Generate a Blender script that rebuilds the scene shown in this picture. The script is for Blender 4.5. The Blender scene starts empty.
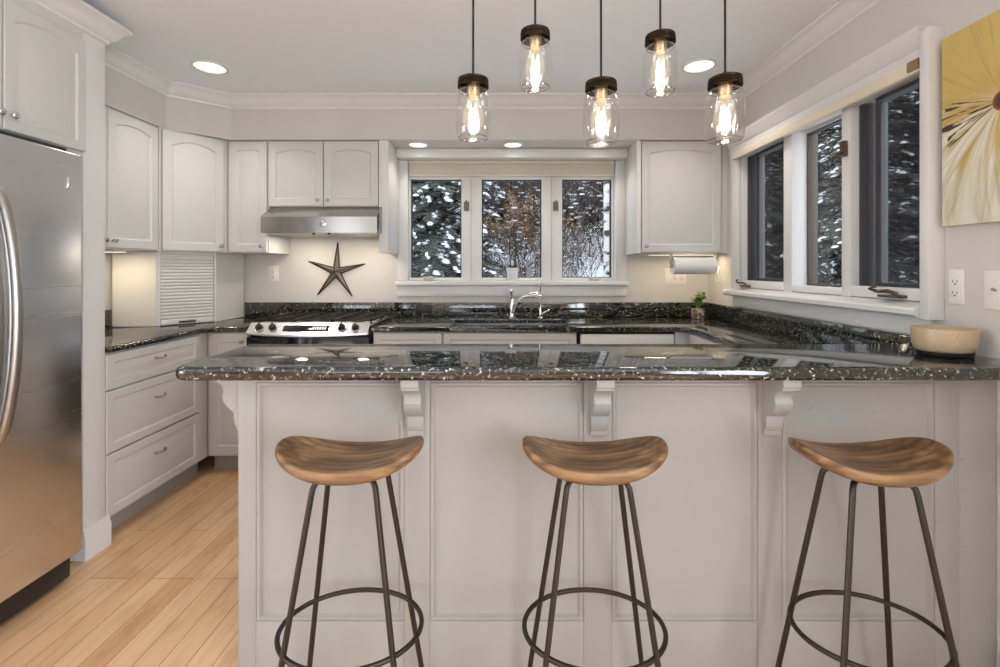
import bpy, bmesh, math, random
from mathutils import Vector, Matrix
random.seed(7)
C = bpy.context.scene
COL = C.collection
PI = math.pi

# ------------------------------------------------------------------ camera
F = 460.0; CX = 506.0; CY = 269.0; HC = 1.278
cd = bpy.data.cameras.new('camera'); cam = bpy.data.objects.new('camera', cd); COL.objects.link(cam)
cam.location = (0, 0, HC); cam.rotation_euler = (PI/2, 0, 0)
cd.sensor_width = 36; cd.lens = F/1000*36
cd.shift_x = -(CX-500)/1000; cd.shift_y = -(333.5-CY)/1000
cd.clip_start = 0.02; cd.clip_end = 200
C.camera = cam

# ------------------------------------------------------------------ world, exposure
C.view_settings.view_transform = 'Standard'; C.view_settings.look = 'None'
C.view_settings.gamma = 1; C.view_settings.use_curve_mapping = False
C.view_settings.exposure = 0.05
w = bpy.data.worlds.new('overcast'); C.world = w; w.use_nodes = True
nt = w.node_tree; nt.nodes.clear()
tc = nt.nodes.new('ShaderNodeTexCoord'); sep = nt.nodes.new('ShaderNodeSeparateXYZ')
rp = nt.nodes.new('ShaderNodeValToRGB'); bg = nt.nodes.new('ShaderNodeBackground'); ow = nt.nodes.new('ShaderNodeOutputWorld')
nt.links.new(tc.outputs['Generated'], sep.inputs[0]); nt.links.new(sep.outputs['Z'], rp.inputs[0])
rp.color_ramp.elements[0].position = 0.0; rp.color_ramp.elements[0].color = (0.78, 0.84, 0.95, 1)
rp.color_ramp.elements[1].position = 0.7; rp.color_ramp.elements[1].color = (0.9, 0.95, 1.0, 1)
nt.links.new(rp.outputs[0], bg.inputs[0]); bg.inputs[1].default_value = 3.0
nt.links.new(bg.outputs[0], ow.inputs[0])

def lamp(name, kind, loc, power, size=0.1, size_y=None, rot=(0,0,0), color=(1,1,1), parent=None, spread=None, portal=False):
    l = bpy.data.lights.new(name, kind); l.energy = power; l.color = color
    if kind == 'AREA':
        l.size = size
        if size_y: l.shape = 'RECTANGLE'; l.size_y = size_y
        else: l.shape = 'DISK'
        if spread: l.spread = spread
        if portal: l.cycles.is_portal = True
    else: l.shadow_soft_size = size
    o = bpy.data.objects.new(name, l); COL.objects.link(o); o.location = loc; o.rotation_euler = rot
    if parent: o.parent = parent
    return o
P_WARM = (1.0, 0.92, 0.82)
CAN_POWER = 3.2
# sky portals at the two kitchen windows, then fill lamps added out of view
lamp('sky_portal_sink', 'AREA', (0.04, 3.66, 1.6), 0, 1.62, 0.95, (-PI/2,0,0), portal=True)
lamp('sky_portal_side', 'AREA', (1.70, 2.28, 1.62), 0, 0.9, 1.45, (0, PI/2, 0), portal=True)
lamp('added_fill_rear', 'AREA', (-2.2, -3.9, 1.5), 14, 2.0, 1.2, (PI/2,0,0), (0.90,0.95,1.0))  # added fill behind the camera, lights the room from the front

lamp('added_fill_right', 'AREA', (1.66, -1.5, 1.35), 120, 1.7, 2.4, (0,PI/2,0), (0.90,0.95,1.0))  # added fill at an unseen opening, brightens left drawers and refrigerator

lamp('added_fill_left', 'AREA', (-4.52, -1.0, 1.32), 70, 1.55, 2.2, (0,-PI/2,0), (0.92,0.96,1.0))  # added fill at an unseen opening, brightens right wall and painting

# ------------------------------------------------------------------ materials
def lin(r, g, b):
    f = lambda c: (c/255/12.92) if c/255 <= 0.04045 else ((c/255+0.055)/1.055)**2.4
    return (f(r), f(g), f(b), 1)
def mat(name, col, rough=0.5, metal=0.0, **kw):
    m = bpy.data.materials.new(name); m.use_nodes = True
    b = m.node_tree.nodes['Principled BSDF']
    b.inputs['Base Color'].default_value = col; b.inputs['Roughness'].default_value = rough; b.inputs['Metallic'].default_value = metal
    for k, v in kw.items(): b.inputs[k].default_value = v
    return m
def N(m, t, **kw):
    n = m.node_tree.nodes.new(t)
    for k, v in kw.items():
        if k in n.inputs: n.inputs[k].default_value = v
        else: setattr(n, k, v)
    return n
def L(m, a, b): m.node_tree.links.new(a, b)
def coords(m, scale=(1,1,1), rot=(0,0,0), geo=False):
    t = N(m, 'ShaderNodeTexCoord'); mp = N(m, 'ShaderNodeMapping')
    mp.inputs['Scale'].default_value = scale; mp.inputs['Rotation'].default_value = rot
    L(m, t.outputs['Object'], mp.inputs[0]); return mp.outputs[0]
def ramp(m, fac, stops):
    r = N(m, 'ShaderNodeValToRGB'); e = r.color_ramp.elements
    e[0].position, e[0].color = stops[0]; e[1].position, e[1].color = stops[-1]
    for p, c in stops[1:-1]: x = e.new(p); x.color = c
    L(m, fac, r.inputs[0]); return r.outputs[0]
def bump(m, h, strength=0.1, dist=0.01):
    b = N(m, 'ShaderNodeBump'); b.inputs['Strength'].default_value = strength; b.inputs['Distance'].default_value = dist
    L(m, h, b.inputs['Height']); L(m, b.outputs[0], m.node_tree.nodes['Principled BSDF'].inputs['Normal'])
def painted(name, col, rough, amt=0.04, bs=0.03):
    m = mat(name, col, rough); n = N(m, 'ShaderNodeTexNoise'); n.inputs['Scale'].default_value = 3; n.inputs['Detail'].default_value = 3
    L(m, coords(m), n.inputs['Vector'])
    c2 = tuple(min(1, c*(1+amt)) for c in col[:3])+(1,); c1 = tuple(c*(1-amt) for c in col[:3])+(1,)
    L(m, ramp(m, n.outputs[0], [(0.3, c1), (0.7, c2)]), m.node_tree.nodes['Principled BSDF'].inputs['Base Color'])
    n2 = N(m, 'ShaderNodeTexNoise'); n2.inputs['Scale'].default_value = 160; L(m, coords(m), n2.inputs['Vector']); bump(m, n2.outputs[0], bs, 0.002)
    return m
M = {}
M['cab'] = painted('cabinet_paint', (0.61, 0.60, 0.575, 1), 0.38, 0.015, 0.02)
M['trim'] = painted('trim_paint', (0.72, 0.715, 0.70, 1), 0.40, 0.01, 0.02)
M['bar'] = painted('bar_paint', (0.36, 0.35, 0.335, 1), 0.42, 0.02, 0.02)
M['wall'] = painted('wall_paint', (0.62, 0.595, 0.56, 1), 0.7, 0.015, 0.12)
M['ceil'] = painted('ceiling_paint', (0.86, 0.91, 0.97, 1), 0.85, 0.01, 0.05)
M['shade'] = painted('cream_fabric', (0.72, 0.65, 0.53, 1), 0.8, 0.03, 0.15)
M['gap'] = mat('dark_gap', (0.02, 0.018, 0.016, 1), 0.7)
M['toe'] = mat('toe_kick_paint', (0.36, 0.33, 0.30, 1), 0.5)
def granite(name):
    m = mat(name, (0.01,0.012,0.011,1), 0.06); b = m.node_tree.nodes['Principled BSDF']
    b.inputs['IOR'].default_value = 1.8; b.inputs['Coat Weight'].default_value = 0.0; b.inputs['Coat Roughness'].default_value = 0.03
    v = coords(m)
    n1 = N(m, 'ShaderNodeTexNoise'); n1.inputs['Scale'].default_value = 75; n1.inputs['Detail'].default_value = 5; n1.inputs['Roughness'].default_value = 0.65; L(m, v, n1.inputs['Vector'])
    vo = N(m, 'ShaderNodeTexVoronoi'); vo.inputs['Scale'].default_value = 120; L(m, v, vo.inputs['Vector'])
    n2 = N(m, 'ShaderNodeTexNoise'); n2.inputs['Scale'].default_value = 85; n2.inputs['Detail'].default_value = 3; n2.inputs['Roughness'].default_value = 0.6; L(m, v, n2.inputs['Vector'])
    sep = N(m, 'ShaderNodeSeparateColor'); L(m, vo.outputs['Color'], sep.inputs[0])
    base = ramp(m, n1.outputs[0], [(0.44,(0.004,0.005,0.005,1)), (0.54,(0.010,0.012,0.010,1)), (0.62,(0.045,0.047,0.032,1)), (0.74,(0.13,0.12,0.08,1))])
    fl = ramp(m, n2.outputs[0], [(0.0,(0.0,0.0,0.0,1)), (0.575,(0,0,0,1)), (0.615,(1,1,1,1)), (1.0,(1,1,1,1))])
    flc = ramp(m, sep.outputs[1], [(0.0,(0.22,0.20,0.12,1)), (0.3,(0.07,0.075,0.06,1)), (0.65,(0.14,0.14,0.11,1)), (0.8,(0.50,0.49,0.42,1)), (1.0,(0.60,0.60,0.54,1))])
    mx = N(m, 'ShaderNodeMix', data_type='RGBA'); L(m, fl, mx.inputs[0]); L(m, base, mx.inputs[6]); L(m, flc, mx.inputs[7])
    L(m, mx.outputs[2], b.inputs['Base Color'])
    return m
M['granite'] = granite('dark_granite')
def steel(name, col=(0.60,0.60,0.60,1), rough=0.27, horiz=True):
    m = mat(name, col, rough, 1.0); n = N(m, 'ShaderNodeTexNoise'); n.inputs['Scale'].default_value = 1; n.inputs['Detail'].default_value = 4
    L(m, coords(m, (0.5,0.5,30) if horiz else (30,30,0.5)), n.inputs['Vector'])
    L(m, ramp(m, n.outputs[0], [(0.3,(rough*0.94,)*3+(1,)), (0.7,(rough*1.08,)*3+(1,))]), m.node_tree.nodes['Principled BSDF'].inputs['Roughness'])
    n2 = N(m, 'ShaderNodeTexNoise'); n2.inputs['Scale'].default_value = 1; L(m, coords(m, (0.4,0.4,4)), n2.inputs['Vector']); bump(m, n2.outputs[0], 0.06, 0.02)
    return m
M['steel'] = steel('brushed_steel', (0.70,0.71,0.73,1), 0.26)
M['hoodsteel'] = steel('hood_steel', (0.42,0.41,0.40,1), 0.25)
M['handlesteel'] = mat('satin_handle_steel', (0.42,0.41,0.40,1), 0.36, 1.0)
M['chrome'] = mat('chrome', (0.75,0.75,0.76,1), 0.12, 1.0)
M['pewter'] = mat('pewter', (0.45,0.43,0.40,1), 0.28, 1.0)
M['blackmetal'] = mat('black_metal', (0.030,0.027,0.024,1), 0.42, 0.6)
M['legmetal'] = mat('gunmetal', (0.05,0.044,0.038,1), 0.45, 0.8)
M['bronze'] = mat('oil_bronze', (0.028,0.020,0.014,1), 0.35, 0.8)
M['brass'] = mat('aged_brass', (0.42,0.30,0.17,1), 0.35, 0.9)
M['latch'] = mat('grey_latch', (0.16,0.16,0.16,1), 0.45, 0.3)
M['crank'] = mat('crank_bronze', (0.16,0.12,0.09,1), 0.3, 0.9)
M['blackglass'] = mat('black_glass', (0.01,0.01,0.01,1), 0.08)
M['plastic'] = mat('white_plastic', (0.80,0.78,0.73,1), 0.35)
M['darkplastic'] = mat('black_plastic', (0.015,0.015,0.015,1), 0.4)
M['ceramic'] = mat('white_ceramic', (0.8,0.8,0.78,1), 0.2)
M['paper'] = painted('paper_towel', (0.80,0.79,0.78,1), 0.9, 0.01, 0.4)
M['greyframe'] = mat('grey_aluminium', (0.42,0.42,0.43,1), 0.5, 0.2)
M['brownframe'] = mat('brown_frame', (0.09,0.07,0.055,1), 0.5)
M['gasket'] = mat('dark_gasket', (0.04,0.04,0.04,1), 0.6)
M['leaf'] = mat('herb_leaf', (0.16,0.30,0.05,1), 0.5)
M['stemgreen'] = mat('dark_stem', (0.02,0.018,0.015,1), 0.5)
M['soil'] = mat('soil', (0.05,0.035,0.02,1), 0.9)
def emis(name, col, s):
    m = bpy.data.materials.new(name); m.use_nodes = True; m.node_tree.nodes.clear()
    e = N(m, 'ShaderNodeEmission'); e.inputs[0].default_value = col; e.inputs[1].default_value = s
    o = N(m, 'ShaderNodeOutputMaterial'); L(m, e.outputs[0], o.inputs[0]); return m
M['canlight'] = emis('lit_diffuser', (1,0.93,0.80,1), 1.6)
M['filament'] = emis('glowing_filament', (1,0.82,0.55,1), 8.0)
M['ledstrip'] = emis('led_strip', (1,0.85,0.62,1), 2.0)
def glass(name, tint=(1,1,1,1), ior=1.45, extra=0.0, emit=None, rough=0.02):
    m = bpy.data.materials.new(name); m.use_nodes = True; m.node_tree.nodes.clear()
    t = N(m, 'ShaderNodeBsdfTransparent'); t.inputs[0].default_value = tint
    g = N(m, 'ShaderNodeBsdfGlossy'); g.inputs['Roughness'].default_value = rough; g.inputs[0].default_value = (1,1,1,1)
    lw = N(m, 'ShaderNodeLayerWeight'); lw.inputs['Blend'].default_value = 0.5
    pw = N(m, 'ShaderNodeMath', operation='POWER'); L(m, lw.outputs['Facing'], pw.inputs[0]); pw.inputs[1].default_value = 3.5
    f = N(m, 'ShaderNodeMath', operation='MULTIPLY'); L(m, pw.outputs[0], f.inputs[0]); f.inputs[1].default_value = 0.75
    mx = N(m, 'ShaderNodeMixShader'); o = N(m, 'ShaderNodeOutputMaterial')
    a = N(m, 'ShaderNodeMath', operation='ADD'); L(m, f.outputs[0], a.inputs[0]); a.inputs[1].default_value = extra+((ior-1)/(ior+1))**2
    L(m, a.outputs[0], mx.inputs[0]); L(m, t.outputs[0], mx.inputs[1]); L(m, g.outputs[0], mx.inputs[2])
    last = mx.outputs[0]
    if emit:
        e = N(m, 'ShaderNodeEmission'); e.inputs[0].default_value = emit[0]; e.inputs[1].default_value = emit[1]
        ad = N(m, 'ShaderNodeAddShader'); L(m, last, ad.inputs[0]); L(m, e.outputs[0], ad.inputs[1]); last = ad.outputs[0]
    L(m, last, o.inputs[0]); return m
M['pane'] = glass('window_glass', (0.95,0.96,0.97,1), 1.12)
M['jar'] = glass('jar_glass', (0.93,0.93,0.92,1), 1.6, 0.02)
M['bulb'] = glass('bulb_glass', (1,0.97,0.92,1), 1.4, 0.0, ((1,0.82,0.55,1), 0.10))
def screen():
    m = bpy.data.materials.new('insect_screen'); m.use_nodes = True; m.node_tree.nodes.clear()
    t = N(m, 'ShaderNodeBsdfTransparent'); d = N(m, 'ShaderNodeBsdfDiffuse'); d.inputs[0].default_value = (0.05,0.05,0.055,1)
    mx = N(m, 'ShaderNodeMixShader'); mx.inputs[0].default_value = 0.45; o = N(m, 'ShaderNodeOutputMaterial')
    L(m, t.outputs[0], mx.inputs[1]); L(m, d.outputs[0], mx.inputs[2]); L(m, mx.outputs[0], o.inputs[0]); return m
M['screen'] = screen()
def floorwood():
    m = mat('oak_planks', (0.5,0.3,0.15,1), 0.32); b = m.node_tree.nodes['Principled BSDF']
    v = coords(m, (1,1,1), (0,0,PI/2))
    br = N(m, 'ShaderNodeTexBrick'); br.offset = 0.37; br.offset_frequency = 3; br.squash = 1
    for k, x in (('Scale',1.0),('Mortar Size',0.0012),('Mortar Smooth',0.2),('Bias',0.0),('Brick Width',0.95),('Row Height',0.086)): br.inputs[k].default_value = x
    br.inputs['Color1'].default_value = (0,0,0,1); br.inputs['Color2'].default_value = (1,1,1,1); br.inputs['Mortar'].default_value = (0.5,0.5,0.5,1)
    L(m, v, br.inputs['Vector'])
    tone = ramp(m, br.outputs['Color'], [(0.0, lin(208,162,118)), (0.35, lin(222,182,140)), (0.7, lin(228,190,150)), (1.0, lin(214,170,126))])
    gr = N(m, 'ShaderNodeTexNoise'); gr.inputs['Scale'].default_value = 1; gr.inputs['Detail'].default_value = 6; gr.inputs['Roughness'].default_value = 0.6
    L(m, coords(m, (60,3.5,1)), gr.inputs['Vector'])
    g2 = N(m, 'ShaderNodeTexNoise'); g2.inputs['Scale'].default_value = 1; g2.inputs['Detail'].default_value = 3
    L(m, coords(m, (14,5,1)), g2.inputs['Vector'])
    gc = ramp(m, gr.outputs[0], [(0.25,(0.80,0.76,0.72,1)), (0.6,(1.04,1.04,1.04,1))])
    gc2 = ramp(m, g2.outputs[0], [(0.33,(0.78,0.72,0.66,1)), (0.48,(1,1,1,1))])
    m1 = N(m, 'ShaderNodeMix', data_type='RGBA', blend_type='MULTIPLY'); m1.inputs[0].default_value = 0.7; L(m, tone, m1.inputs[6]); L(m, gc, m1.inputs[7])
    m2 = N(m, 'ShaderNodeMix', data_type='RGBA', blend_type='MULTIPLY'); m2.inputs[0].default_value = 0.6; L(m, m1.outputs[2], m2.inputs[6]); L(m, gc2, m2.inputs[7])
    m3 = N(m, 'ShaderNodeMix', data_type='RGBA'); L(m, br.outputs['Fac'], m3.inputs[0]); L(m, m2.outputs[2], m3.inputs[6]); m3.inputs[7].default_value = lin(110,66,36)
    L(m, m3.outputs[2], b.inputs['Base Color'])
    inv = N(m, 'ShaderNodeMath', operation='SUBTRACT'); inv.inputs[0].default_value = 1; L(m, br.outputs['Fac'], inv.inputs[1]); bump(m, inv.outputs[0], 0.3, 0.002)
    return m
M['floor'] = floorwood()
def stoolwood():
    m = mat('acacia_wood', (0.3,0.15,0.07,1), 0.42); b = m.node_tree.nodes['Principled BSDF']
    n = N(m, 'ShaderNodeTexNoise'); n.inputs['Scale'].default_value = 1; n.inputs['Detail'].default_value = 4; n.inputs['Distortion'].default_value = 0.6
    L(m, coords(m, (4.5,26,40)), n.inputs['Vector'])
    wv = N(m, 'ShaderNodeTexWave', wave_type='BANDS', bands_direction='Y'); wv.inputs['Scale'].default_value = 11; wv.inputs['Distortion'].default_value = 7; wv.inputs['Detail'].default_value = 3; wv.inputs['Detail Scale'].default_value = 0.6
    L(m, coords(m, (0.45,1.0,2.2)), wv.inputs['Vector'])
    a = ramp(m, n.outputs[0], [(0.30, lin(76,54,36)), (0.45, lin(110,82,55)), (0.58, lin(138,107,74)), (0.75, lin(168,136,100))])
    c = ramp(m, wv.outputs[0], [(0.0,(0.62,0.56,0.50,1)), (0.5,(1,1,1,1)), (1.0,(1.08,1.05,1.0,1))])
    mx = N(m, 'ShaderNodeMix', data_type='RGBA', blend_type='MULTIPLY'); mx.inputs[0].default_value = 0.75; L(m, a, mx.inputs[6]); L(m, c, mx.inputs[7])
    L(m, mx.outputs[2], b.inputs['Base Color']); return m
M['stool'] = stoolwood()
def bowlmat():
    m = mat('speckled_stoneware', (0.5,0.38,0.25,1), 0.35); b = m.node_tree.nodes['Principled BSDF']
    n = N(m, 'ShaderNodeTexNoise'); n.inputs['Scale'].default_value = 260; L(m, coords(m), n.inputs['Vector'])
    L(m, ramp(m, n.outputs[0], [(0.35, lin(176,154,122)), (0.5, lin(188,168,136)), (0.7, lin(192,173,141))]), b.inputs['Base Color']); return m
M['bowl'] = bowlmat()
def bark(name, c1, c2, sc):
    m = mat(name, c1, 0.9); b = m.node_tree.nodes['Principled BSDF']; n = N(m, 'ShaderNodeTexNoise'); n.inputs['Scale'].default_value = 1; n.inputs['Detail'].default_value = 4
    L(m, coords(m, sc), n.inputs['Vector']); L(m, ramp(m, n.outputs[0], [(0.42, c1), (0.5, c2)]), b.inputs['Base Color']); return m
M['bark'] = bark('grey_bark', (0.035,0.028,0.022,1), (0.09,0.075,0.06,1), (10,10,3))
M['birch'] = bark('birch_bark', (0.04,0.035,0.03,1), (0.62,0.60,0.57,1), (4,4,13))
def varied(name, stops, scale, rough=0.9):
    m = mat(name, stops[0][1], rough); n = N(m, 'ShaderNodeTexNoise'); n.inputs['Scale'].default_value = scale; n.inputs['Detail'].default_value = 3
    L(m, coords(m), n.inputs['Vector']); L(m, ramp(m, n.outputs[0], stops), m.node_tree.nodes['Principled BSDF'].inputs['Base Color']); return m
M['needle'] = varied('fir_needles', [(0.35,(0.040,0.048,0.038,1)), (0.6,(0.11,0.12,0.092,1))], 2.5)
M['snow'] = varied('snow', [(0.3,(0.74,0.78,0.84,1)), (0.7,(0.86,0.88,0.92,1))], 2.0)
M['twig'] = varied('bare_twigs', [(0.35,(0.045,0.036,0.030,1)), (0.6,(0.13,0.10,0.085,1))], 3)
M['dry'] = varied('dry_leaves', [(0.35,(0.30,0.18,0.09,1)), (0.6,(0.56,0.42,0.28,1))], 5)

# ------------------------------------------------------------------ mesh helpers
class MB:
    def __init__(s): s.bm = bmesh.new()
    def box(s, x0, x1, y0, y1, z0, z1, bev=0.0, seg=2):
        b = bmesh.new(); r = bmesh.ops.create_cube(b, size=1)
        for v in b.verts: v.co = Vector(((x0+x1)/2+v.co.x*(x1-x0), (y0+y1)/2+v.co.y*(y1-y0), (z0+z1)/2+v.co.z*(z1-z0)))
        if bev: bmesh.ops.bevel(b, geom=b.edges[:], offset=bev, segments=seg, profile=0.5, affect='EDGES')
        s.add(b); return s
    def add(s, b, mtx=None):
        if mtx is not None: bmesh.ops.transform(b, matrix=mtx, verts=b.verts)
        me = bpy.data.meshes.new('t'); b.to_mesh(me); b.free(); s.bm.from_mesh(me); bpy.data.meshes.remove(me); return s
    def cyl(s, p0, p1, r0, r1=None, seg=20, bev=0.0):
        p0, p1 = Vector(p0), Vector(p1); d = p1-p0; b = bmesh.new()
        bmesh.ops.create_cone(b, cap_ends=True, segments=seg, radius1=r0, radius2=r0 if r1 is None else r1, depth=d.length)
        if bev: bmesh.ops.bevel(b, geom=[e for e in b.edges if len(e.link_faces)==2 and any(len(f.verts)>4 for f in e.link_faces)], offset=bev, segments=2, profile=0.5, affect='EDGES')
        q = Vector((0,0,1)).rotation_difference(d.normalized()).to_matrix().to_4x4()
        s.add(b, Matrix.Translation((p0+p1)/2) @ q); return s
    def tube(s, pts, r, seg=8, closed=False, rr=None):
        pts = [Vector(p) for p in pts]; n = len(pts); rings = []
        prev = None
        for i, p in enumerate(pts):
            a = pts[(i-1) % n] if (closed or i > 0) else p; c = pts[(i+1) % n] if (closed or i < n-1) else p
            t = (c-a).normalized()
            if prev is None:
                u = t.orthogonal().normalized()
            else:
                u = (prev - t*prev.dot(t)).normalized()
            prev = u; v = t.cross(u); ra = rr[i] if rr else r
            rings.append([s.bm.verts.new(p + (u*math.cos(2*PI*k/seg) + v*math.sin(2*PI*k/seg))*ra) for k in range(seg)])
        m = n if closed else n-1
        for i in range(m):
            A, B = rings[i], rings[(i+1) % n]
            off = 0
            if closed and i == n-1:
                off = min(range(seg), key=lambda o: (A[0].co-B[o].co).length)
            for k in range(seg): s.bm.faces.new((A[k], A[(k+1)%seg], B[(k+1+off)%seg], B[(k+off)%seg]))
        if not closed:
            s.bm.faces.new(rings[0][::-1]); s.bm.faces.new(rings[-1])
        return s
    def lathe(s, prof, seg=28, c=(0,0,0), cap=False, sx=1, sy=1):
        rings = []
        for r, z in prof:
            rings.append([s.bm.verts.new((c[0]+sx*max(r,1e-5)*math.cos(2*PI*k/seg), c[1]+sy*max(r,1e-5)*math.sin(2*PI*k/seg), c[2]+z)) for k in range(seg)])
        for A, B in zip(rings, rings[1:]):
            for k in range(seg): s.bm.faces.new((A[k], A[(k+1)%seg], B[(k+1)%seg], B[k]))
        if cap: s.bm.faces.new(rings[0][::-1]); s.bm.faces.new(rings[-1])
        return s
    def prism(s, pts, a, b_, axis='z', bev=0.0, seg=3):
        # pts: 2-D outline, extruded from a to b_ along axis
        f = {'z': lambda p, t: (p[0], p[1], t), 'x': lambda p, t: (t, p[0], p[1]), 'y': lambda p, t: (p[0], t, p[1])}[axis]
        b = bmesh.new()
        A = [b.verts.new(f(p, a)) for p in pts]; B = [b.verts.new(f(p, b_)) for p in pts]; n = len(pts)
        b.faces.new(A[::-1]); b.faces.new(B)
        for i in range(n): b.faces.new((A[i], A[(i+1)%n], B[(i+1)%n], B[i]))
        bmesh.ops.recalc_face_normals(b, faces=b.faces[:])
        if bev:
            es = [e for e in b.edges if any(len(f_.verts) == n for f_ in e.link_faces)]
            bmesh.ops.bevel(b, geom=es, offset=bev, segments=seg, profile=0.5, affect='EDGES')
        s.add(b); return s
    def sphere(s, c, r, sx=1, sy=1, sz=1, u=14, v=10):
        b = bmesh.new(); bmesh.ops.create_uvsphere(b, u_segments=u, v_segments=v, radius=r)
        s.add(b, Matrix.Translation(c) @ Matrix.Diagonal((sx,sy,sz,1))); return s
    def quad(s, a, b, c, d):
        s.bm.faces.new([s.bm.verts.new(p) for p in (a,b,c,d)]); return s
    def rot(s, mtx): bmesh.ops.transform(s.bm, matrix=mtx, verts=s.bm.verts); return s
    def build(s, name, m, parent=None, loc=(0,0,0), rz=0, smooth=None, recalc=True, **props):
        if recalc: bmesh.ops.recalc_face_normals(s.bm, faces=s.bm.faces[:])
        me = bpy.data.meshes.new(name); s.bm.to_mesh(me); s.bm.free()
        if isinstance(m, str): m = M[m]
        me.materials.append(m)
        if smooth is None: smooth = 35
        if smooth:
            me.polygons.foreach_set('use_smooth', [True]*len(me.polygons)); me.set_sharp_from_angle(angle=math.radians(smooth))
        o = bpy.data.objects.new(name, me); COL.objects.link(o); o.location = loc; o.rotation_euler = (0,0,rz)
        if parent: o.parent = parent
        for k, v in props.items(): o[k] = v
        return o
def thing(name, label, cat, loc=(0,0,0), rz=0, group=None):
    o = bpy.data.objects.new(name, None); COL.objects.link(o); o.location = loc; o.rotation_euler = (0,0,rz); o.empty_display_size = 0.05
    o['label'] = label; o['category'] = cat
    if group: o['group'] = group
    return o
def tag(o, label, cat, group=None):
    o['label'] = label; o['category'] = cat
    if group: o['group'] = group
    return o
def struct_root(name, loc=(0,0,0), rz=0):
    o = bpy.data.objects.new(name, None); COL.objects.link(o); o.location = loc; o.rotation_euler = (0,0,rz); o['kind'] = 'structure'; return o
def kids(o): return [c for c in bpy.data.objects if c.parent == o]
def copy_tree(o, parent=None):
    c = o.copy(); COL.objects.link(c)
    if parent: c.parent = parent
    for ch in kids(o): copy_tree(ch, c)
    return c
def sweep(path, prof, z, m, name, **kw):
    """prof: (out, down); out is to the left of travel"""
    mb = MB(); P = [Vector((p[0], p[1])) for p in path]; n = len(P); offs = []
    for i in range(n):
        d0 = (P[i]-P[i-1]).normalized() if i > 0 else None; d1 = (P[i+1]-P[i]).normalized() if i < n-1 else None
        n0 = Vector((-d0.y, d0.x)) if d0 else None; n1 = Vector((-d1.y, d1.x)) if d1 else None
        if n0 is None: o = n1
        elif n1 is None: o = n0
        else:
            o = (n0+n1).normalized(); o = o/max(0.2, o.dot(n0))
        offs.append(o)
    rings = [[mb.bm.verts.new((P[i].x+offs[i].x*u, P[i].y+offs[i].y*u, z-v)) for u, v in prof] for i in range(n)]
    k = len(prof)
    for A, B in zip(rings, rings[1:]):
        for j in range(k): mb.bm.faces.new((A[j], A[(j+1)%k], B[(j+1)%k], B[j]))
    mb.bm.faces.new(rings[0]); mb.bm.faces.new(rings[-1][::-1])
    return mb.build(name, m, **kw)
CROWN = [(0,0),(0.072,0),(0.072,0.012),(0.062,0.020),(0.052,0.026),(0.040,0.045),(0.026,0.066),(0.014,0.074),(0.012,0.086),(0.004,0.090),(0,0.092)]

def door_mb(x0, x1, z0, z1, arch=0.0, y=0.0, t=0.02, stile=0.055, rail=0.055):
    """raised-panel door; front face at y-t facing -y"""
    mb = MB(); K = 15; wv, h = x1-x0, z1-z0
    def ring(i, dep, outer=False):
        pts = []
        si = i
        pts.append((x0+si, z0+si)); pts.append((x1-si, z0+si))
        for k in range(K):
            u = 1-k/(K-1); x = x0+si+(wv-2*si)*u
            drop = 0 if outer else arch*(2*u-1)**2
            pts.append((x, z1-si-drop))
        return [mb.bm.verts.new((p[0], y-t+dep, p[1])) for p in pts]
    R = [ring(0, t, True), ring(0, 0.003, True), ring(0.003, 0, True), ring(stile, 0), ring(stile+0.006, 0.007), ring(stile+0.012, 0.007), ring(stile+0.034, 0.0015), ring(stile+0.037, 0.001)]
    for A, B in zip(R, R[1:]):
        n = len(A)
        for j in range(n): mb.bm.faces.new((A[j], A[(j+1)%n], B[(j+1)%n], B[j]))
    mb.bm.faces.new(R[-1]); mb.bm.faces.new(R[0][::-1])
    return mb
def knob(x, z, parent, y=-0.02, m='pewter', name='knob'):
    mb = MB(); mb.lathe([(0.0,0.0),(0.006,0.0),(0.005,0.010),(0.009,0.014),(0.0135,0.019),(0.013,0.024),(0.007,0.0275),(0.0,0.028)], 16)
    mb.rot(Matrix.Translation((x, y, z)) @ Matrix.Rotation(PI/2, 4, 'X'))
    return mb.build(name, m, parent, smooth=60)
def pull(x, z, parent, y=-0.02, wd=0.075, m='pewter'):
    mb = MB(); pts = []
    for k in range(11):
        u = k/10*2-1; pts.append((x+u*wd/2, y-0.004-0.020*(1-u*u), z-0.004*(1-u*u)))
    mb.tube(pts, 0.004, 8, rr=[0.0045+0.0015*abs(k/5-1) for k in range(11)])
    return mb.build('handle', m, parent)

# ================================================================== ROOM SHELL
XR = 1.52; XL = -2.46; YB = 3.46; ZC = 2.448; YREAR = -4.0; XLD = -4.6
MB().box(XLD-0.15, XR+0.2, YREAR-0.2, YB+0.2, -0.12, 0.0).build('floor', 'floor', smooth=0, kind='structure')
MB().box(XLD-0.15, XR+0.2, YREAR-0.2, YB+0.2, ZC, ZC+0.12).build('ceiling', 'ceil', smooth=0, kind='structure')
def wall_y(name, y0, y1, x0, x1, z0, z1, op=None, m='wall'):
    mb = MB()
    if op:
        a, b, c, d = op
        mb.box(x0, a, y0, y1, z0, z1); mb.box(b, x1, y0, y1, z0, z1); mb.box(a, b, y0, y1, z0, c); mb.box(a, b, y0, y1, d, z1)
    else: mb.box(x0, x1, y0, y1, z0, z1)
    return mb.build(name, m, smooth=0, kind='structure')
def wall_x(name, x0, x1, y0, y1, z0, z1, op=None, m='wall'):
    mb = MB()
    if op:
        a, b, c, d = op
        mb.box(x0, x1, y0, a, z0, z1); mb.box(x0, x1, b, y1, z0, z1); mb.box(x0, x1, a, b, z0, c); mb.box(x0, x1, a, b, d, z1)
    else: mb.box(x0, x1, y0, y1, z0, z1)
    return mb.build(name, m, smooth=0, kind='structure')
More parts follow.
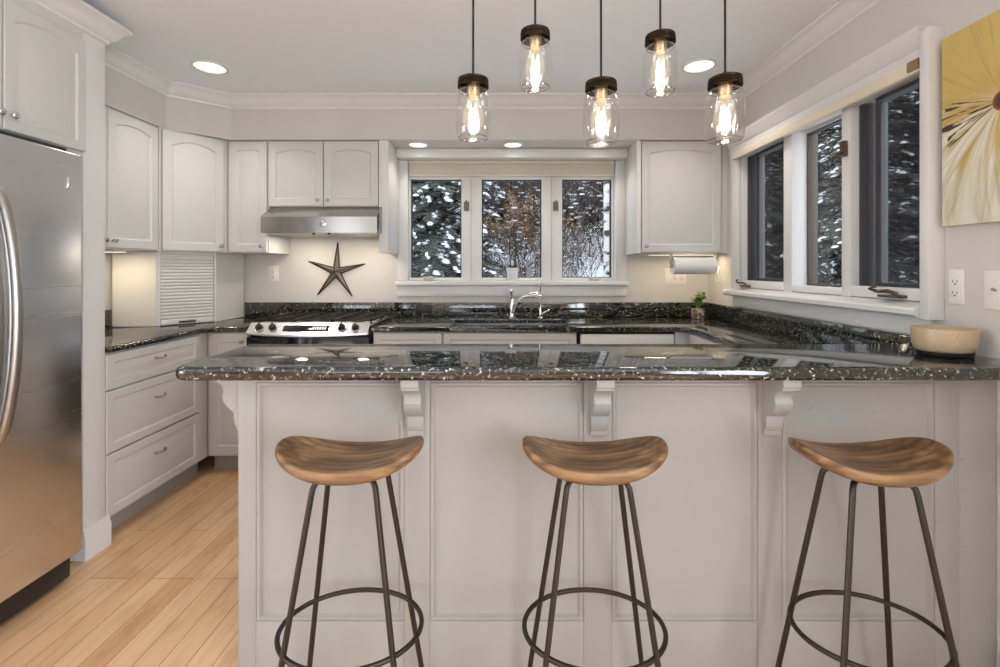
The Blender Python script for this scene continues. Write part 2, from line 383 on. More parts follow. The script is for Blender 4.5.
WB = (-0.745, 0.827, 1.155, 2.115)      # sink window opening x0 x1 z0 z1
WR = (1.634, 2.985, 1.14, 2.03)          # side window opening y0 y1 z0 z1
wall_y('wall_back', YB, YB+0.16, XL-0.16, XR+0.16, 0, ZC, WB)
WD = (-2.75, -0.25, 0.45, 2.2)
def wall_right():
    mb = MB(); x0, x1 = XR, XR+0.16
    for a, b, c, d in ((YREAR, WD[0], 0, ZC), (WD[0], WD[1], 0, WD[2]), (WD[0], WD[1], WD[3], ZC), (WD[1], WR[0], 0, ZC), (WR[0], WR[1], 0, WR[2]), (WR[0], WR[1], WR[3], ZC), (WR[1], YB, 0, ZC)):
        mb.box(x0, x1, a, b, c, d)
    return mb.build('wall_right', 'wall', smooth=0, kind='structure')
wall_right()
wall_x('wall_left', XL-0.16, XL, 0.78, YB, 0, ZC)
wall_y('wall_left_return', 0.78, 0.92, XLD, XL-0.16, 0, ZC)
wall_x('wall_far_left', XLD-0.16, XLD, YREAR, 0.92, 0, ZC, (-2.2, 0.2, 0.5, 2.15))
r = struct_root('added_window_left')  # unseen window, added to let light reach the right wall
mb = MB()
for y in (-2.2, -1.03, 0.14): mb.box(XLD-0.1, XLD-0.04, y, y+0.06, 0.5, 2.15)
mb.box(XLD-0.1, XLD-0.04, -2.2, 0.2, 0.5, 0.56); mb.box(XLD-0.1, XLD-0.04, -2.2, 0.2, 2.09, 2.15)
mb.build('window_frame', 'trim', r, smooth=0)
WQ = (-3.2, -1.2, 0.90, 2.10)
wall_y('wall_rear', YREAR-0.16, YREAR, XLD-0.16, XR+0.16, 0, ZC, WQ)
r = struct_root('added_window_rear')  # unseen rear window, added to let in frontal light
mb = MB()
for x in (-3.2, -2.23, -1.26): mb.box(x, x+0.06, YREAR-0.1, YREAR-0.04, 0.90, 2.10)
mb.box(-3.2, -1.2, YREAR-0.1, YREAR-0.04, 0.90, 0.96); mb.box(-3.2, -1.2, YREAR-0.1, YREAR-0.04, 2.04, 2.10)
mb.build('window_frame', 'trim', r, smooth=0)

r = struct_root('added_window_right')  # unseen window behind the camera, added to light the left cabinets
mb = MB()
for y in (-2.75, -1.53, -0.31): mb.box(XR+0.04, XR+0.1, y, y+0.06, 0.45, 2.2)
mb.box(XR+0.04, XR+0.1, -2.75, -0.25, 0.45, 0.51); mb.box(XR+0.04, XR+0.1, -2.75, -0.25, 2.14, 2.2)
mb.build('window_frame', 'trim', r, smooth=0)

# soffit above the wall cabinets, with the angled corner
def soffit():
    mb = MB(); z0 = 2.155
    pts = [(XL, 2.128), (-2.135, 2.128), (-2.135, 2.885), (-1.862, 3.118), (XR, 3.118), (XR, YB), (XL, YB)]
    mb.prism(pts, z0, ZC-0.001, 'z')
    return mb.build('wall_soffit', 'wall', smooth=0, kind='structure')
soffit()
sweep([(XR, YREAR), (XR, 3.118), (-1.862, 3.118), (-2.135, 2.885), (-2.135, 2.128)], CROWN, ZC-0.001, 'trim', 'trim_1', kind='structure')
# baseboard on the right wall, dining side
MB().prism([(XR-0.014, 0), (XR, 0), (XR, 0.13), (XR-0.006, 0.13), (XR-0.014, 0.11)], YREAR, 1.40, 'y').build('baseboard_right', 'trim', kind='structure')

# ------------------------------------------------------------------ recessed lights
def can(x, y, z, r, power, label, group, size=None):
    t = thing('recessed_light', label, 'ceiling light', (x, y, z), 0, group)
    MB().lathe([(r+0.012,0.0),(r+0.011,-0.005),(r,-0.006),(r-0.002,0.0)], 32).build('trim_ring', 'trim', t)
    MB().lathe([(0,-0.001),(r-0.002,-0.001)], 32).build('diffuser', 'canlight', t, smooth=0)
    lamp('can_lamp', 'AREA', (0,0,-0.009), power, r*1.7, color=P_WARM, parent=t, spread=math.radians(115))
    return t
can(-1.715, 2.665, ZC, 0.082, CAN_POWER, 'round recessed light in the ceiling above the left corner cabinets', 'ceiling downlights')
can(1.112, 2.65, ZC, 0.082, CAN_POWER, 'round recessed light in the ceiling between the two rightmost pendants', 'ceiling downlights')
for x, lb in ((-0.62,'left'), (0.05,'middle'), (0.66,'right')):
    can(x, 3.245, 2.155, 0.062, 0.9, {'left':'small recessed light over the left end of the sink window','middle':'small recessed light over the middle of the sink window','right':'small recessed light behind the central low pendant jar'}[lb], 'downlights under the soffit')
for x in (-3.2, -1.5, 0.2):  # unseen downlights, added behind the camera to fill the room
    for y in (-2.6, -0.9):
        can(x, y, ZC, 0.082, CAN_POWER*0.6, 'added recessed fill light over the dining side, unseen behind the camera', 'added dining fill downlights')

# ================================================================== SINK WINDOW
r = struct_root('window_1', (0.041, YB, 0))
ox = 0.041
def bxs(x0, x1): return x0-ox, x1-ox
mb = MB()
a, b = bxs(-0.815, -0.735); mb.box(a, b, -0.022, -0.001, 1.19, 2.145, 0.004)
a, b = bxs(0.820, 0.905); mb.box(a, b, -0.022, -0.001, 1.19, 2.145, 0.004)
a, b = bxs(-0.798, 0.888); mb.box(a, b, -0.118, -0.001, 2.090, 2.1535, 0.003)
mb.build('casing', 'trim', r)
a, b = bxs(-0.825, 0.915)
MB().box(a, b, -0.048, 0.075, 1.155, 1.188, 0.006).build('window_sill', 'trim', r)
a, b = bxs(-0.815, 0.905)
MB().box(a, b, -0.018, -0.001, 1.075, 1.154, 0.004).build('apron', 'trim', r)
mb = MB()
for x0, x1 in ((-0.744, -0.741), (0.823, 0.826)): mb.box(x0-ox, x1-ox, 0.0, 0.12, 1.19, 2.11)
mb.box(-0.741-ox, 0.823-ox, 0.0, 0.12, 2.108, 2.114)
mb.build('jamb', 'trim', r)
# sashes
SY = 0.045
for k, (x0, x1, p0, p1) in enumerate(((-0.740, -0.268, -0.728, -0.340), (-0.266, 0.346, -0.186, 0.272), (0.348, 0.822, 0.428, 0.808))):
    mb = MB(); z0, z1, q0, q1 = 1.189, 2.02, 1.212, 1.962
    for (c0, c1, c2, c3) in ((x0, p0, z0, z1), (p1, x1, z0, z1), (p0, p1, z0, q0), (p0, p1, q1, z1)):
        if c1-c0 > 0.002: mb.box(c0-ox, c1-ox, SY, SY+0.04, c2, c3, 0.002)
    sash = mb.build('sash', 'trim', r)
    mb = MB()
    for (c0, c1, c2, c3) in ((p0, p0+0.008, q0, q1), (p1-0.010, p1, q0, q1), (p0, p1, q0, q0+0.006), (p0, p1, q1-0.008, q1)):
        mb.box(c0-ox, c1-ox, SY+0.028, SY+0.05, c2, c3)
    mb.build('glazing_bead', 'gasket', sash)
    MB().box(p0-ox, p1-ox, SY+0.030, SY+0.034, q0, q1).build('pane', 'pane', sash, smooth=0)
for x in (-0.585, 0.665):
    mb = MB(); mb.box(x-0.035-ox, x+0.035-ox, 0.01, 0.044, 1.189, 1.202, 0.004)
    mb.tube([(x-0.02-ox, 0.02, 1.205), (x-0.045-ox, 0.0, 1.213), (x+0.03-ox, 0.0, 1.216), (x+0.05-ox, 0.0, 1.209)], 0.005, 8)
    mb.build('window_crank', 'pewter', r)
for x in (-0.300, 0.378):
    mb = MB(); mb.box(x-0.02-ox, x+0.02-ox, 0.028, 0.044, 1.72, 1.79, 0.003); mb.box(x-0.006-ox, x+0.006-ox, 0.012, 0.03, 1.735, 1.80, 0.003)
    mb.build('latch', 'latch', r)
# cellular shade, raised
t = thing('window_shade', 'cream cellular shade raised at the top of the window over the sink', 'window shade', (0.041, YB+0.02, 1.97))
MB().box(-0.775, 0.775, -0.018, 0.024, 0.100, 0.142, 0.004).build('headrail', 'shade', t)
mb = MB()
for k in range(6): mb.box(-0.772, 0.772, -0.016, 0.022, 0.028+k*0.012, 0.038+k*0.012, 0.003)
mb.box(-0.772, 0.772, -0.010, 0.016, 0.03, 0.098)
mb.build('pleats', 'shade', t)
MB().box(-0.775, 0.775, -0.018, 0.024, 0.010, 0.026, 0.003).build('bottom_rail', 'shade', t)

# ================================================================== SIDE WINDOW
r = struct_root('window_2', (XR, 2.28, 0)); oy = 2.28
def rb(mb, x0, x1, y0, y1, z0, z1, bev=0.003): mb.box(x0-XR, x1-XR, y0-oy, y1-oy, z0, z1, bev); return mb
mb = MB()
rb(mb, 1.462, 1.5195, 1.592, 1.628, 1.10, 2.118)           # near side board
rb(mb, 1.495, 1.5195, 2.975, 3.06, 1.14, 2.05)           # far casing
mb.build('casing', 'trim', r)
mb = MB()
HP = [(0, 2.035), (-0.022, 2.035), (-0.022, 2.075), (-0.034, 2.085), (-0.040, 2.105), (-0.058, 2.125), (-0.062, 2.14), (0, 2.14)]
mb.prism([(p[0]-0.001, p[1]) for p in HP], 1.629-oy, 3.075-oy, 'y')
mb.build('header', 'trim', r)
mb = MB(); mb.prism([(-0.075, 1.115), (-0.075, 1.132), (-0.068, 1.140), (0.02, 1.158), (0.02, 1.142), (-0.001, 1.138), (-0.001, 1.105), (-0.062, 1.105)], 1.629-oy, 3.075-oy, 'y')
mb.build('window_sill', 'trim', r)
rb(MB(), 1.503, 1.5195, 1.63, 3.055, 1.035, 1.104, 0.003).build('apron', 'trim', r)
mb = MB()
rb(mb, 1.522, 1.655, 2.452, 2.524, 1.155, 2.03); rb(mb, 1.522, 1.655, 2.032, 2.087, 1.155, 2.03)
rb(mb, 1.522, 1.655, 2.972, 2.984, 1.155, 2.03); rb(mb, 1.522, 1.655, 1.6345, 1.645, 1.155, 2.03)
rb(mb, 1.522, 1.60, 1.645, 2.032, 1.159, 1.205); rb(mb, 1.522, 1.60, 2.087, 2.452, 1.159, 1.190); rb(mb, 1.522, 1.60, 2.524, 2.972, 1.159, 1.205)
rb(mb, 1.522, 1.655, 1.645, 2.972, 2.012, 2.029)
mb.build('window_frame', 'trim', r)
mb = MB(); rb(mb, 1.515, 1.530, 2.075, 2.084, 1.16, 2.0, 0.001)
for y0, y1, sc in ((1.645, 2.032, 1), (2.087, 2.452, 0), (2.524, 2.972, 1)):
    ms = MB()
    zb = 1.206 if sc else 1.191
    xo = 1.562 if sc else 1.60
    if sc:
        for q, wd in ((0.0, 0.016), (0.022, 0.012), (0.05, 0.03)):      # grey extruded fins at the far jamb
            rb(ms, xo+0.004+q*0.5, xo+0.035+q*0.5, y1-q-wd, y1-q, zb, 2.0, 0.001)
        rb(ms, xo+0.004, xo+0.04, y0, y0+0.012, zb, 2.0, 0.001)
        rb(ms, xo+0.004, xo+0.05, y0+0.012, y1-0.08, zb, zb+0.015, 0.001); rb(ms, xo+0.004, xo+0.05, y0+0.012, y1-0.08, 1.985, 2.0, 0.001)
    else:
        rb(ms, xo+0.004, xo+0.055, y1-0.012, y1, zb, 2.0, 0.001); rb(ms, xo+0.004, xo+0.03, y0, y0+0.01, zb, 2.0, 0.001)
        rb(ms, xo+0.004, xo+0.03, y0+0.01, y1-0.012, zb, zb+0.01, 0.001); rb(ms, xo+0.004, xo+0.03, y0+0.01, y1-0.012, 1.99, 2.0, 0.001)
    sash = ms.build('sash', 'greyframe' if sc else 'brownframe', r)
    rb(MB(), 1.628, 1.632, y0, y1, zb, 2.0, 0).build('pane', 'pane', sash, smooth=0)
    if sc:
        rb(MB(), 1.560, 1.561, y0, y1, zb, 2.0, 0).build('insect_screen', 'screen', sash, smooth=0)
mb.bm.free()
for y, s in ((1.80, 1.25), (2.90, 0.9)):
    mb = MB(); rb(mb, 1.485, 1.535, y-0.045*s, y+0.035*s, 1.166, 1.178, 0.004)
    mb.tube([(1.50-XR, y-0.03*s-oy, 1.18), (1.485-XR, y-0.01*s-oy, 1.192), (1.478-XR, y+0.03*s-oy, 1.19), (1.475-XR, y+0.055*s-oy, 1.198), (1.475-XR, y+0.03*s-oy, 1.21)], 0.006*s, 8)
    mb.build('window_crank', 'crank', r)
mb = MB(); rb(mb, 1.500, 1.521, 2.045, 2.072, 1.78, 1.85, 0.003); mb.tube([(1.50-XR, 2.055-oy, 1.80), (1.47-XR, 2.05-oy, 1.785), (1.455-XR, 2.06-oy, 1.778)], 0.006, 8)
mb.build('latch', 'crank', r)
t = thing('window_shade', 'cream headrail of a raised shade along the side window top', 'window shade', (XR-0.022, 2.29, 1.985))
MB().box(-0.026, 0.0, -0.655, 0.70, 0.0, 0.047, 0.004).build('headrail', 'shade', t)
MB().box(-0.0355, -0.0265, -0.655, -0.61, 0.008, 0.045, 0.002).build('end_bracket', 'brass', t)

# ================================================================== CABINETS
def base_cab(name, label, loc, rz, wd, dp, fronts, hollow=False, toe=True, z0=0.105, z1=0.885, group=None, cat='cabinet'):
    t = thing(name, label, cat, loc, rz, group)
    mb = MB()
    if hollow:
        mb.box(0, 0.018, 0, dp, z0, z1); mb.box(wd-0.018, wd, 0, dp, z0, z1); mb.box(0.018, wd-0.018, 0, 0.018, z0, z1); mb.box(0.018, wd-0.018, 0.018, dp, z0, z0+0.018)
    else: mb.box(0, wd, 0.0, dp, z0, z1)
    mb.build('carcass', 'cab', t, smooth=0)
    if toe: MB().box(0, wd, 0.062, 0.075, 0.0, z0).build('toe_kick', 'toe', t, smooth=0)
    for f in fronts:
        kind, x0, x1, a, b = f[:5]
        if kind == 'drawer':
            d = door_mb(x0, x1, a, b, 0, stile=0.04).build('drawer', 'cab', t); pull((x0+x1)/2, (a+b)/2+0.015 if b-a < .22 else b-0.10, d)
        elif kind == 'false': door_mb(x0, x1, a, b, 0, stile=0.04).build('false_front', 'cab', t)
        elif kind == 'door':
            d = door_mb(x0, x1, a, b, 0).build('door', 'cab', t); knob(f[5], b-0.05, d)
    return t
# left drawer run: faces +X
base_cab('drawer_cabinet', 'white three-drawer base cabinet standing beside the refrigerator panel', (-1.871, 2.127, 0), PI/2, 0.757, 0.585,
         [('drawer', 0.006, 0.655, 0.713, 0.878), ('drawer', 0.006, 0.655, 0.417, 0.705), ('drawer', 0.006, 0.655, 0.120, 0.409)])
# back left corner base: faces -Y (camera)
base_cab('corner_base_cabinet', 'narrow white base cabinet door between the drawers and the range', (-1.868, 2.885, 0), 0, 0.262, 0.57,
         [('door', 0.020, 0.258, 0.120, 0.878, 0.23)])
# right of range
base_cab('drawer_cabinet', 'white base cabinet between the range and the sink cabinet', (-0.832, 2.885, 0), 0, 0.436, 0.57,
         [('drawer', 0.006, 0.430, 0.713, 0.878), ('drawer', 0.006, 0.430, 0.417, 0.705), ('drawer', 0.006, 0.430, 0.120, 0.409)])
base_cab('sink_cabinet', 'white sink base cabinet below the window with faucet above', (-0.394, 2.885, 0), 0, 0.836, 0.57,
         [('false', 0.004, 0.832, 0.713, 0.878), ('door', 0.004, 0.415, 0.120, 0.705, 0.38), ('door', 0.421, 0.832, 0.120, 0.705, 0.46)], hollow=True)
t = thing('dishwasher', 'white dishwasher front under the counter right of the sink cabinet', 'dishwasher', (0.456, 2.885, 0))
MB().box(0.0, 0.598, 0.0, 0.56, 0.105, 0.880).build('body', 'gap', t, smooth=0)
MB().box(0.008, 0.590, -0.025, -0.001, 0.125, 0.745, 0.004).build('door_panel', 'plastic', t)
MB().box(0.008, 0.590, -0.030, -0.001, 0.750, 0.872, 0.006).build('control_panel', 'plastic', t)
MB().box(0.008, 0.590, 0.05, 0.06, 0.0, 0.1).build('toe_kick', 'darkplastic', t, smooth=0)
# right run: faces -X
base_cab('side_base_cabinet', 'white base cabinet under the counter below the side window', (1.150, 3.44, 0), -PI/2, 1.77, 0.362,
         [('door', 0.60, 1.17, 0.120, 0.878, 1.12), ('door', 1.18, 1.75, 0.120, 0.878, 1.23)])
MB().box(1.056, 1.148, 2.872, 3.44, 0.1, 0.885, 0.002).build('filler', 'cab', None)
tag(bpy.data.objects['filler'], 'narrow white filler panel right of the dishwasher in the corner', 'panel'); bpy.data.objects['filler'].name = 'filler_panel'

def wall_cab(name, label, loc, rz, wd, dp, z0, z1, doors, arch=0.024, group=None, extra=None):
    t = thing(name, label, 'cabinet', (loc[0], loc[1], z0), rz, group); h = z1-z0
    MB().box(0, wd, 0.0, dp, 0, h).build('carcass', 'cab', t, smooth=0)
    for x0, x1, kx in doors:
        d = door_mb(x0, x1, 0.006, h-0.012, arch, stile=0.05).build('door', 'cab', t)
        if kx is not None: knob(kx, 0.045, d)
    return t
UZ0, UZ1 = 1.388, 2.154
# left wall uppers (face +X): origin at near end
wall_cab('wall_cabinet', 'white wall cabinet above the left counter with knobs at lower left', (-2.150, 2.128, 0), PI/2, 0.705, 0.305, UZ0, UZ1, [(0.01, 0.330, 0.303), (0.336, 0.690, 0.362)])
# diagonal corner cabinet
def corner_cab():
    t = thing('corner_wall_cabinet', 'white angled wall cabinet above the tambour garage in the corner', 'cabinet', (-2.142, 2.840, UZ0), math.atan2(3.142-2.840, -1.908+2.142))
    wd = math.hypot(3.142-2.840, -1.908+2.142)
    # carcass outline in world, moved into the local frame
    R = Matrix.Rotation(-t.rotation_euler.z, 4, 'Z')
    pts = [(-2.142,2.840), (-1.908,3.142), (-1.908,3.455), (-2.455,3.455), (-2.455,2.840)]
    loc = [(R @ Vector((p[0]+2.142, p[1]-2.840, 0))) for p in pts]
    MB().prism([(p.x, p.y) for p in loc], 0, UZ1-UZ0, 'z').build('carcass', 'cab', t, smooth=0)
    d = door_mb(0.012, wd-0.022, 0.006, UZ1-UZ0-0.012, 0.035, stile=0.05).build('door', 'cab', t); knob(wd-0.045, 0.045, d)
corner_cab()
wall_cab('wall_cabinet', 'narrow white wall cabinet between the angled cabinet and the hood', (-1.904, 3.150, 0), 0, 0.280, 0.305, UZ0, UZ1, [(0.016, 0.274, 0.245)], arch=0.012)
wall_cab('wall_cabinet', 'short white double-door wall cabinet above the range hood', (-1.622, 3.150, 0), 0, 0.756, 0.305, 1.700, UZ1, [(0.004, 0.375, 0.345), (0.381, 0.752, 0.411)])
MB().box(-0.864, -0.800, 3.128, 3.455, UZ0, UZ1, 0.002).build('cabinet_end_panel', 'trim')
tag(bpy.data.objects['cabinet_end_panel'], 'white vertical end panel left of the sink window', 'panel')
o = MB().box(0.890, 0.918, 3.128, 3.455, UZ0-0.004, UZ1, 0.002).build('cabinet_end_panel', 'trim')
tag(o, 'white vertical end panel right of the sink window', 'panel')
wall_cab('wall_cabinet', 'white wall cabinet right of the sink window, above paper towels', (0.920, 3.150, 0), 0, 0.598, 0.305, UZ0, UZ1, [(0.004, 0.545, 0.032)])

# tambour appliance garage below the corner cabinet
def garage():
    p0 = Vector((-2.165, 2.843)); p1 = Vector((-1.955, 3.100)); ang = math.atan2(p1.y-p0.y, p1.x-p0.x); wd = (p1-p0).length
    t = thing('appliance_garage', 'white tambour-door appliance garage on the corner counter', 'cabinet', (p0.x, p0.y, 0.922), ang)
    h = UZ0-0.922-0.002
    R = Matrix.Rotation(-ang, 4, 'Z')
    def loc(p): v = R @ Vector((p[0]-p0.x, p[1]-p0.y, 0)); return (v.x, v.y)
    # side panels
    MB().prism([loc(p) for p in ((-2.165,2.845), (-2.165,2.863), (-2.435,2.863), (-2.435,2.845))], 0, h, 'z').build('side_panel', 'cab', t, smooth=0)
    MB().prism([loc(p) for p in ((-1.957,3.102), (-1.975,3.102), (-1.975,3.43), (-1.957,3.43))], 0, h, 'z').build('side_panel', 'cab', t, smooth=0)
    mb = MB(); n = 20; z = 0.04
    dz = (h-0.012-z)/n
    for k in range(n):
        zz = z+k*dz; mb.prism([(0.010, zz+dz*0.04), (0.004, zz+dz*0.3), (0.004, zz+dz*0.7), (0.010, zz+dz*0.96)], 0.026, wd-0.012, 'x')
    mb.box(0.026, wd-0.012, 0.009, 0.014, z, h-0.012)
    mb.build('tambour_door', 'cab', t)
    MB().box(0.026, wd-0.012, 0.0, 0.014, 0.003, 0.038, 0.002).build('bottom_rail', 'cab', t)
    MB().box(0.004, 0.024, 0.0, 0.018, 0, h).build('stile', 'cab', t); MB().box(wd-0.010, wd, 0.0, 0.018, 0, h).build('stile', 'cab', t)
    MB().box(0.024, wd-0.01, 0.0, 0.018, h-0.011, h).build('top_rail', 'cab', t)
    MB().prism([(-0.018, 0.030), (-0.020, 0.024), (-0.004, 0.012), (0.0, 0.012), (0.0, 0.030)], wd/2-0.045, wd/2+0.045, 'x').build('handle', 'pewter', t)
garage()

# refrigerator enclosure with the cabinet above it
t = thing('refrigerator_cabinet', 'tall white surround with cabinet doors above the refrigerator', 'cabinet', (-1.850, 0.95, 0), PI/2)
# local x -> world +Y, local y -> world -X
MB().box(1.062, 1.172, 0.0, 0.605, 0, 2.395, 0.001).build('end_panel', 'trim', t)
MB().box(-0.04, 0.0, 0.0, 0.605, 0, 2.395, 0.001).build('end_panel', 'trim', t)
MB().box(0.002, 1.060, 0.0, 0.60, 1.775, 2.395).build('carcass', 'cab', t, smooth=0)
for x0, x1, kx in ((0.728, 1.056, 0.748), (0.396, 0.722, 0.702), (0.02, 0.404, 0.05)):
    d = door_mb(x0, x1, 1.788, 2.27, 0.030, stile=0.038).build('door', 'cab', t); knob(kx, 1.845, d, m='chrome')
# crown on the cabinet: travel so that the left side faces the room
def fcrown():
    mbp = [(1.172, 0.26), (1.172, 0.0), (-0.04, 0.0)]
    o = sweep(mbp[::-1], [(-u, v) for u, v in CROWN], 2.405, 'trim', 'crown_molding', parent=t)
    return o
fcrown()
mb = MB(); prof = [(0,0),(0.0,0.135),(-0.006,0.135),(-0.010,0.125),(-0.010,0.115),(-0.016,0.105),(-0.016,0)]
mb.prism(prof, 1.056, 1.188, 'x'); mb.build('baseboard', 'trim', t)

# ================================================================== REFRIGERATOR
t = thing('refrigerator', 'stainless steel side-by-side refrigerator with bowed handles', 'refrigerator', (-1.750, 0.965, 0), PI/2)
MB().box(0.0, 0.938, 0.085, 0.69, 0.012, 1.735, 0.004).build('body', 'gap', t)
def fdoor(x0, x1):
    mb = MB(); mb.box(x0, x1, 0.0, 0.075, 0.115, 1.750, 0.012, 3); return mb.build('door', 'steel', t)
d1 = fdoor(0.569, 0.940); d2 = fdoor(0.004, 0.563)
def fhandle(x, par):
    mb = MB(); pts = []; rr = []
    for k in range(25):
        u = k/24; z = 0.655+0.925*u; b = math.sin(PI*u)
        pts.append((x, -0.002-0.088*min(1.0, b**0.55), z)); rr.append(0.0185 if 1 < k < 23 else 0.014)
    mb.tube(pts, 0.014, 12, rr=rr); mb.build('handle', 'handlesteel', par)
fhandle(0.594, d1); fhandle(0.536, d2)
MB().box(0.870, 0.882, -0.005, 0.001, 1.600, 1.645, 0.003).build('badge', 'chrome', d1)
MB().box(0.01, 0.92, 0.035, 0.08, 0.02, 0.105, 0.004).build('kick_grille', 'darkplastic', t)
MB().box(0.01, 0.90, 0.03, 0.10, 1.751, 1.768, 0.003).build('hinge_cover', 'darkplastic', t)

# ================================================================== COUNTERTOPS
CT, CB = 0.920, 0.888
t = thing('countertop', 'dark granite countertop in the left corner, left of the range', 'countertop', (-2.1, 3.0, 0))
def tr(pts, ox, oy): return [(p[0]-ox, p[1]-oy) for p in pts]
MB().prism(tr([(-2.455,2.13), (-1.835,2.13), (-1.835,2.78), (-1.765,2.845), (-1.606,2.845), (-1.606,3.455), (-2.455,3.455)], -2.1, 3.0), CB, CT, 'z', 0.010).build('slab', 'granite', t)
MB().box(-2.455+2.1, -2.437+2.1, 2.13-3.0, 2.842-3.0, CT+0.001, 1.028, 0.002).build('backsplash', 'granite', t)
MB().box(-1.952+2.1, -0.836+2.1, 3.437-3.0, 3.455-3.0, CT+0.001, 1.028, 0.002).build('backsplash', 'granite', t)
t = thing('countertop', 'dark granite countertop with sink below the windows, right of the range', 'countertop', (0.3, 3.1, 0))
SX0, SX1, SY0, SY1 = -0.345, 0.395, 2.93, 3.30
def slab_with_hole():
    b = bmesh.new(); XS = [-0.834, SX0, SX1, 1.125]; mbx = MB()
    def P(pts): mbx.prism(tr(pts, 0.3, 3.1), CB, CT, 'z')
    mbx.prism(tr([(-0.834,2.845), (SX0,2.845), (SX0,3.455), (-0.834,3.455)], 0.3, 3.1), CB, CT, 'z')
    mbx.prism(tr([(SX0,2.845), (SX1,2.845), (SX1,SY0), (SX0,SY0)], 0.3, 3.1), CB, CT, 'z')
    mbx.prism(tr([(SX0,SY1), (SX1,SY1), (SX1,3.455), (SX0,3.455)], 0.3, 3.1), CB, CT, 'z')
    mbx.prism(tr([(SX1,2.845), (1.085,2.845), (1.125,2.805), (1.125,1.662), (1.515,1.662), (1.515,3.455), (SX1,3.455)], 0.3, 3.1), CB, CT, 'z')
    bmesh.ops.remove_doubles(mbx.bm, verts=mbx.bm.verts, dist=0.0005)
    # drop internal double faces
    seen = {}
    for f in list(mbx.bm.faces):
        k = tuple(sorted(v.index for v in f.verts)); seen.setdefault(k, []).append(f)
    mbx.bm.verts.index_update()
    seen = {}
    for f in mbx.bm.faces: seen.setdefault(tuple(sorted(v.index for v in f.verts)), []).append(f)
    dup = [f for v in seen.values() if len(v) > 1 for f in v]
    bmesh.ops.delete(mbx.bm, geom=dup, context='FACES_ONLY')
    es = [e for e in mbx.bm.edges if len(e.link_faces) == 2 and e.calc_face_angle(0) > 1.0 and abs(e.verts[0].co.z-e.verts[1].co.z) < 1e-4]
    bmesh.ops.bevel(mbx.bm, geom=es, offset=0.008, segments=3, profile=0.5, affect='EDGES')
    return mbx
slab_with_hole().build('slab', 'granite', t)
MB().box(-0.834-0.3, 1.495-0.3, 3.437-3.1, 3.455-3.1, CT+0.001, 1.028, 0.002).build('backsplash', 'granite', t)
MB().box(1.500-0.3, 1.518-0.3, 1.664-3.1, 3.455-3.1, CT+0.001, 1.028, 0.002).build('backsplash', 'granite', t)
t = thing('kitchen_sink', 'stainless undermount sink set in the counter below the window', 'sink', (0.025, 3.115, 0))
mb = MB(); wx, wy = (SX1-SX0)/2+0.012, (SY1-SY0)/2+0.012
mb.box(-wx, wx, -wy, wy, 0.700, 0.703); mb.box(-wx-0.003, -wx, -wy, wy, 0.70, CB-0.001); mb.box(wx, wx+0.003, -wy, wy, 0.70, CB-0.001)
mb.box(-wx, wx, -wy-0.003, -wy, 0.70, CB-0.001); mb.box(-wx, wx, wy, wy+0.003, 0.70, CB-0.001)
mb.build('basin', 'steel', t, smooth=0)
MB().box(-0.004, 0.004, -wy+0.001, wy-0.001, 0.704, 0.86).build('divider', 'steel', t)
MB().lathe([(0.0,0.7045),(0.04,0.7045),(0.045,0.7035)], 20, (-0.18, 0, 0)).build('drain', 'chrome', t)

# bar top
BZ = 1.003
def arcpts(cx, cy, r_, a0, a1, n=8): return [(cx+r_*math.cos(a0+(a1-a0)*k/n), cy+r_*math.sin(a0+(a1-a0)*k/n)) for k in range(n+1)]
pts = arcpts(-0.945+0.05, 1.281+0.05, 0.05, PI, 1.5*PI) + [(1.517, 1.281), (1.517, 1.700)] + arcpts(-0.945+0.02, 1.700-0.02, 0.02, PI/2, PI, 4)
o = MB().prism(tr(pts, 0.3, 1.47), -0.039, 0.0, 'z', 0.014, 4).build('bar_countertop', 'granite', None, (0.3, 1.47, BZ))
tag(o, 'long raised dark granite bar top spanning above the three stools', 'countertop')

# ================================================================== PENINSULA
t = thing('peninsula', 'white paneled half wall under the bar top with scroll brackets', 'peninsula', (0.3, 1.42, 0))
PZ = BZ-0.040
X0, X1 = -0.827-0.3, 1.517-0.3
mb = MB(); mb.box(X0, X1, 0.012, 0.16, 0, PZ); mb.build('body', 'bar', t, smooth=0)
st = [(-0.827,-0.772), (-0.315,-0.235), (0.240,0.327), (0.778,0.853), (1.325,1.400)]
mb = MB()
for a, b in st: mb.box(a-0.3, b-0.3, 0.0, 0.0115, 0.0, PZ, 0.002)
for (a, b), (c, d) in zip(st, st[1:]):
    mb.box(b-0.3, c-0.3, 0.0, 0.0115, 0.0, 0.19, 0.002); mb.box(b-0.3, c-0.3, 0.0, 0.0115, PZ-0.035, PZ, 0.002)
mb.box(1.402-0.3, X1, 0.003, 0.0115, 0.0, PZ, 0.002)
mb.build('frame', 'bar', t)
for (a, b), (c, d) in zip(st, st[1:]):
    x0, x1, z0, z1 = b-0.3+0.001, c-0.3-0.001, 0.191, PZ-0.036
    mb = MB()
    R = []
    for i, dep in ((0,0.0115),(0,0.002),(0.004,0.0005),(0.010,0.0005),(0.016,0.0105),(0.018,0.0112)):
        R.append([mb.bm.verts.new(p) for p in ((x0+i,dep,z0+i),(x1-i,dep,z0+i),(x1-i,dep,z1-i),(x0+i,dep,z1-i))])
    for A, B in zip(R, R[1:]):
        for j in range(4): mb.bm.faces.new((A[j], A[(j+1)%4], B[(j+1)%4], B[j]))
    mb.bm.faces.new(R[-1]); mb.build('panel', 'bar', t, smooth=20)
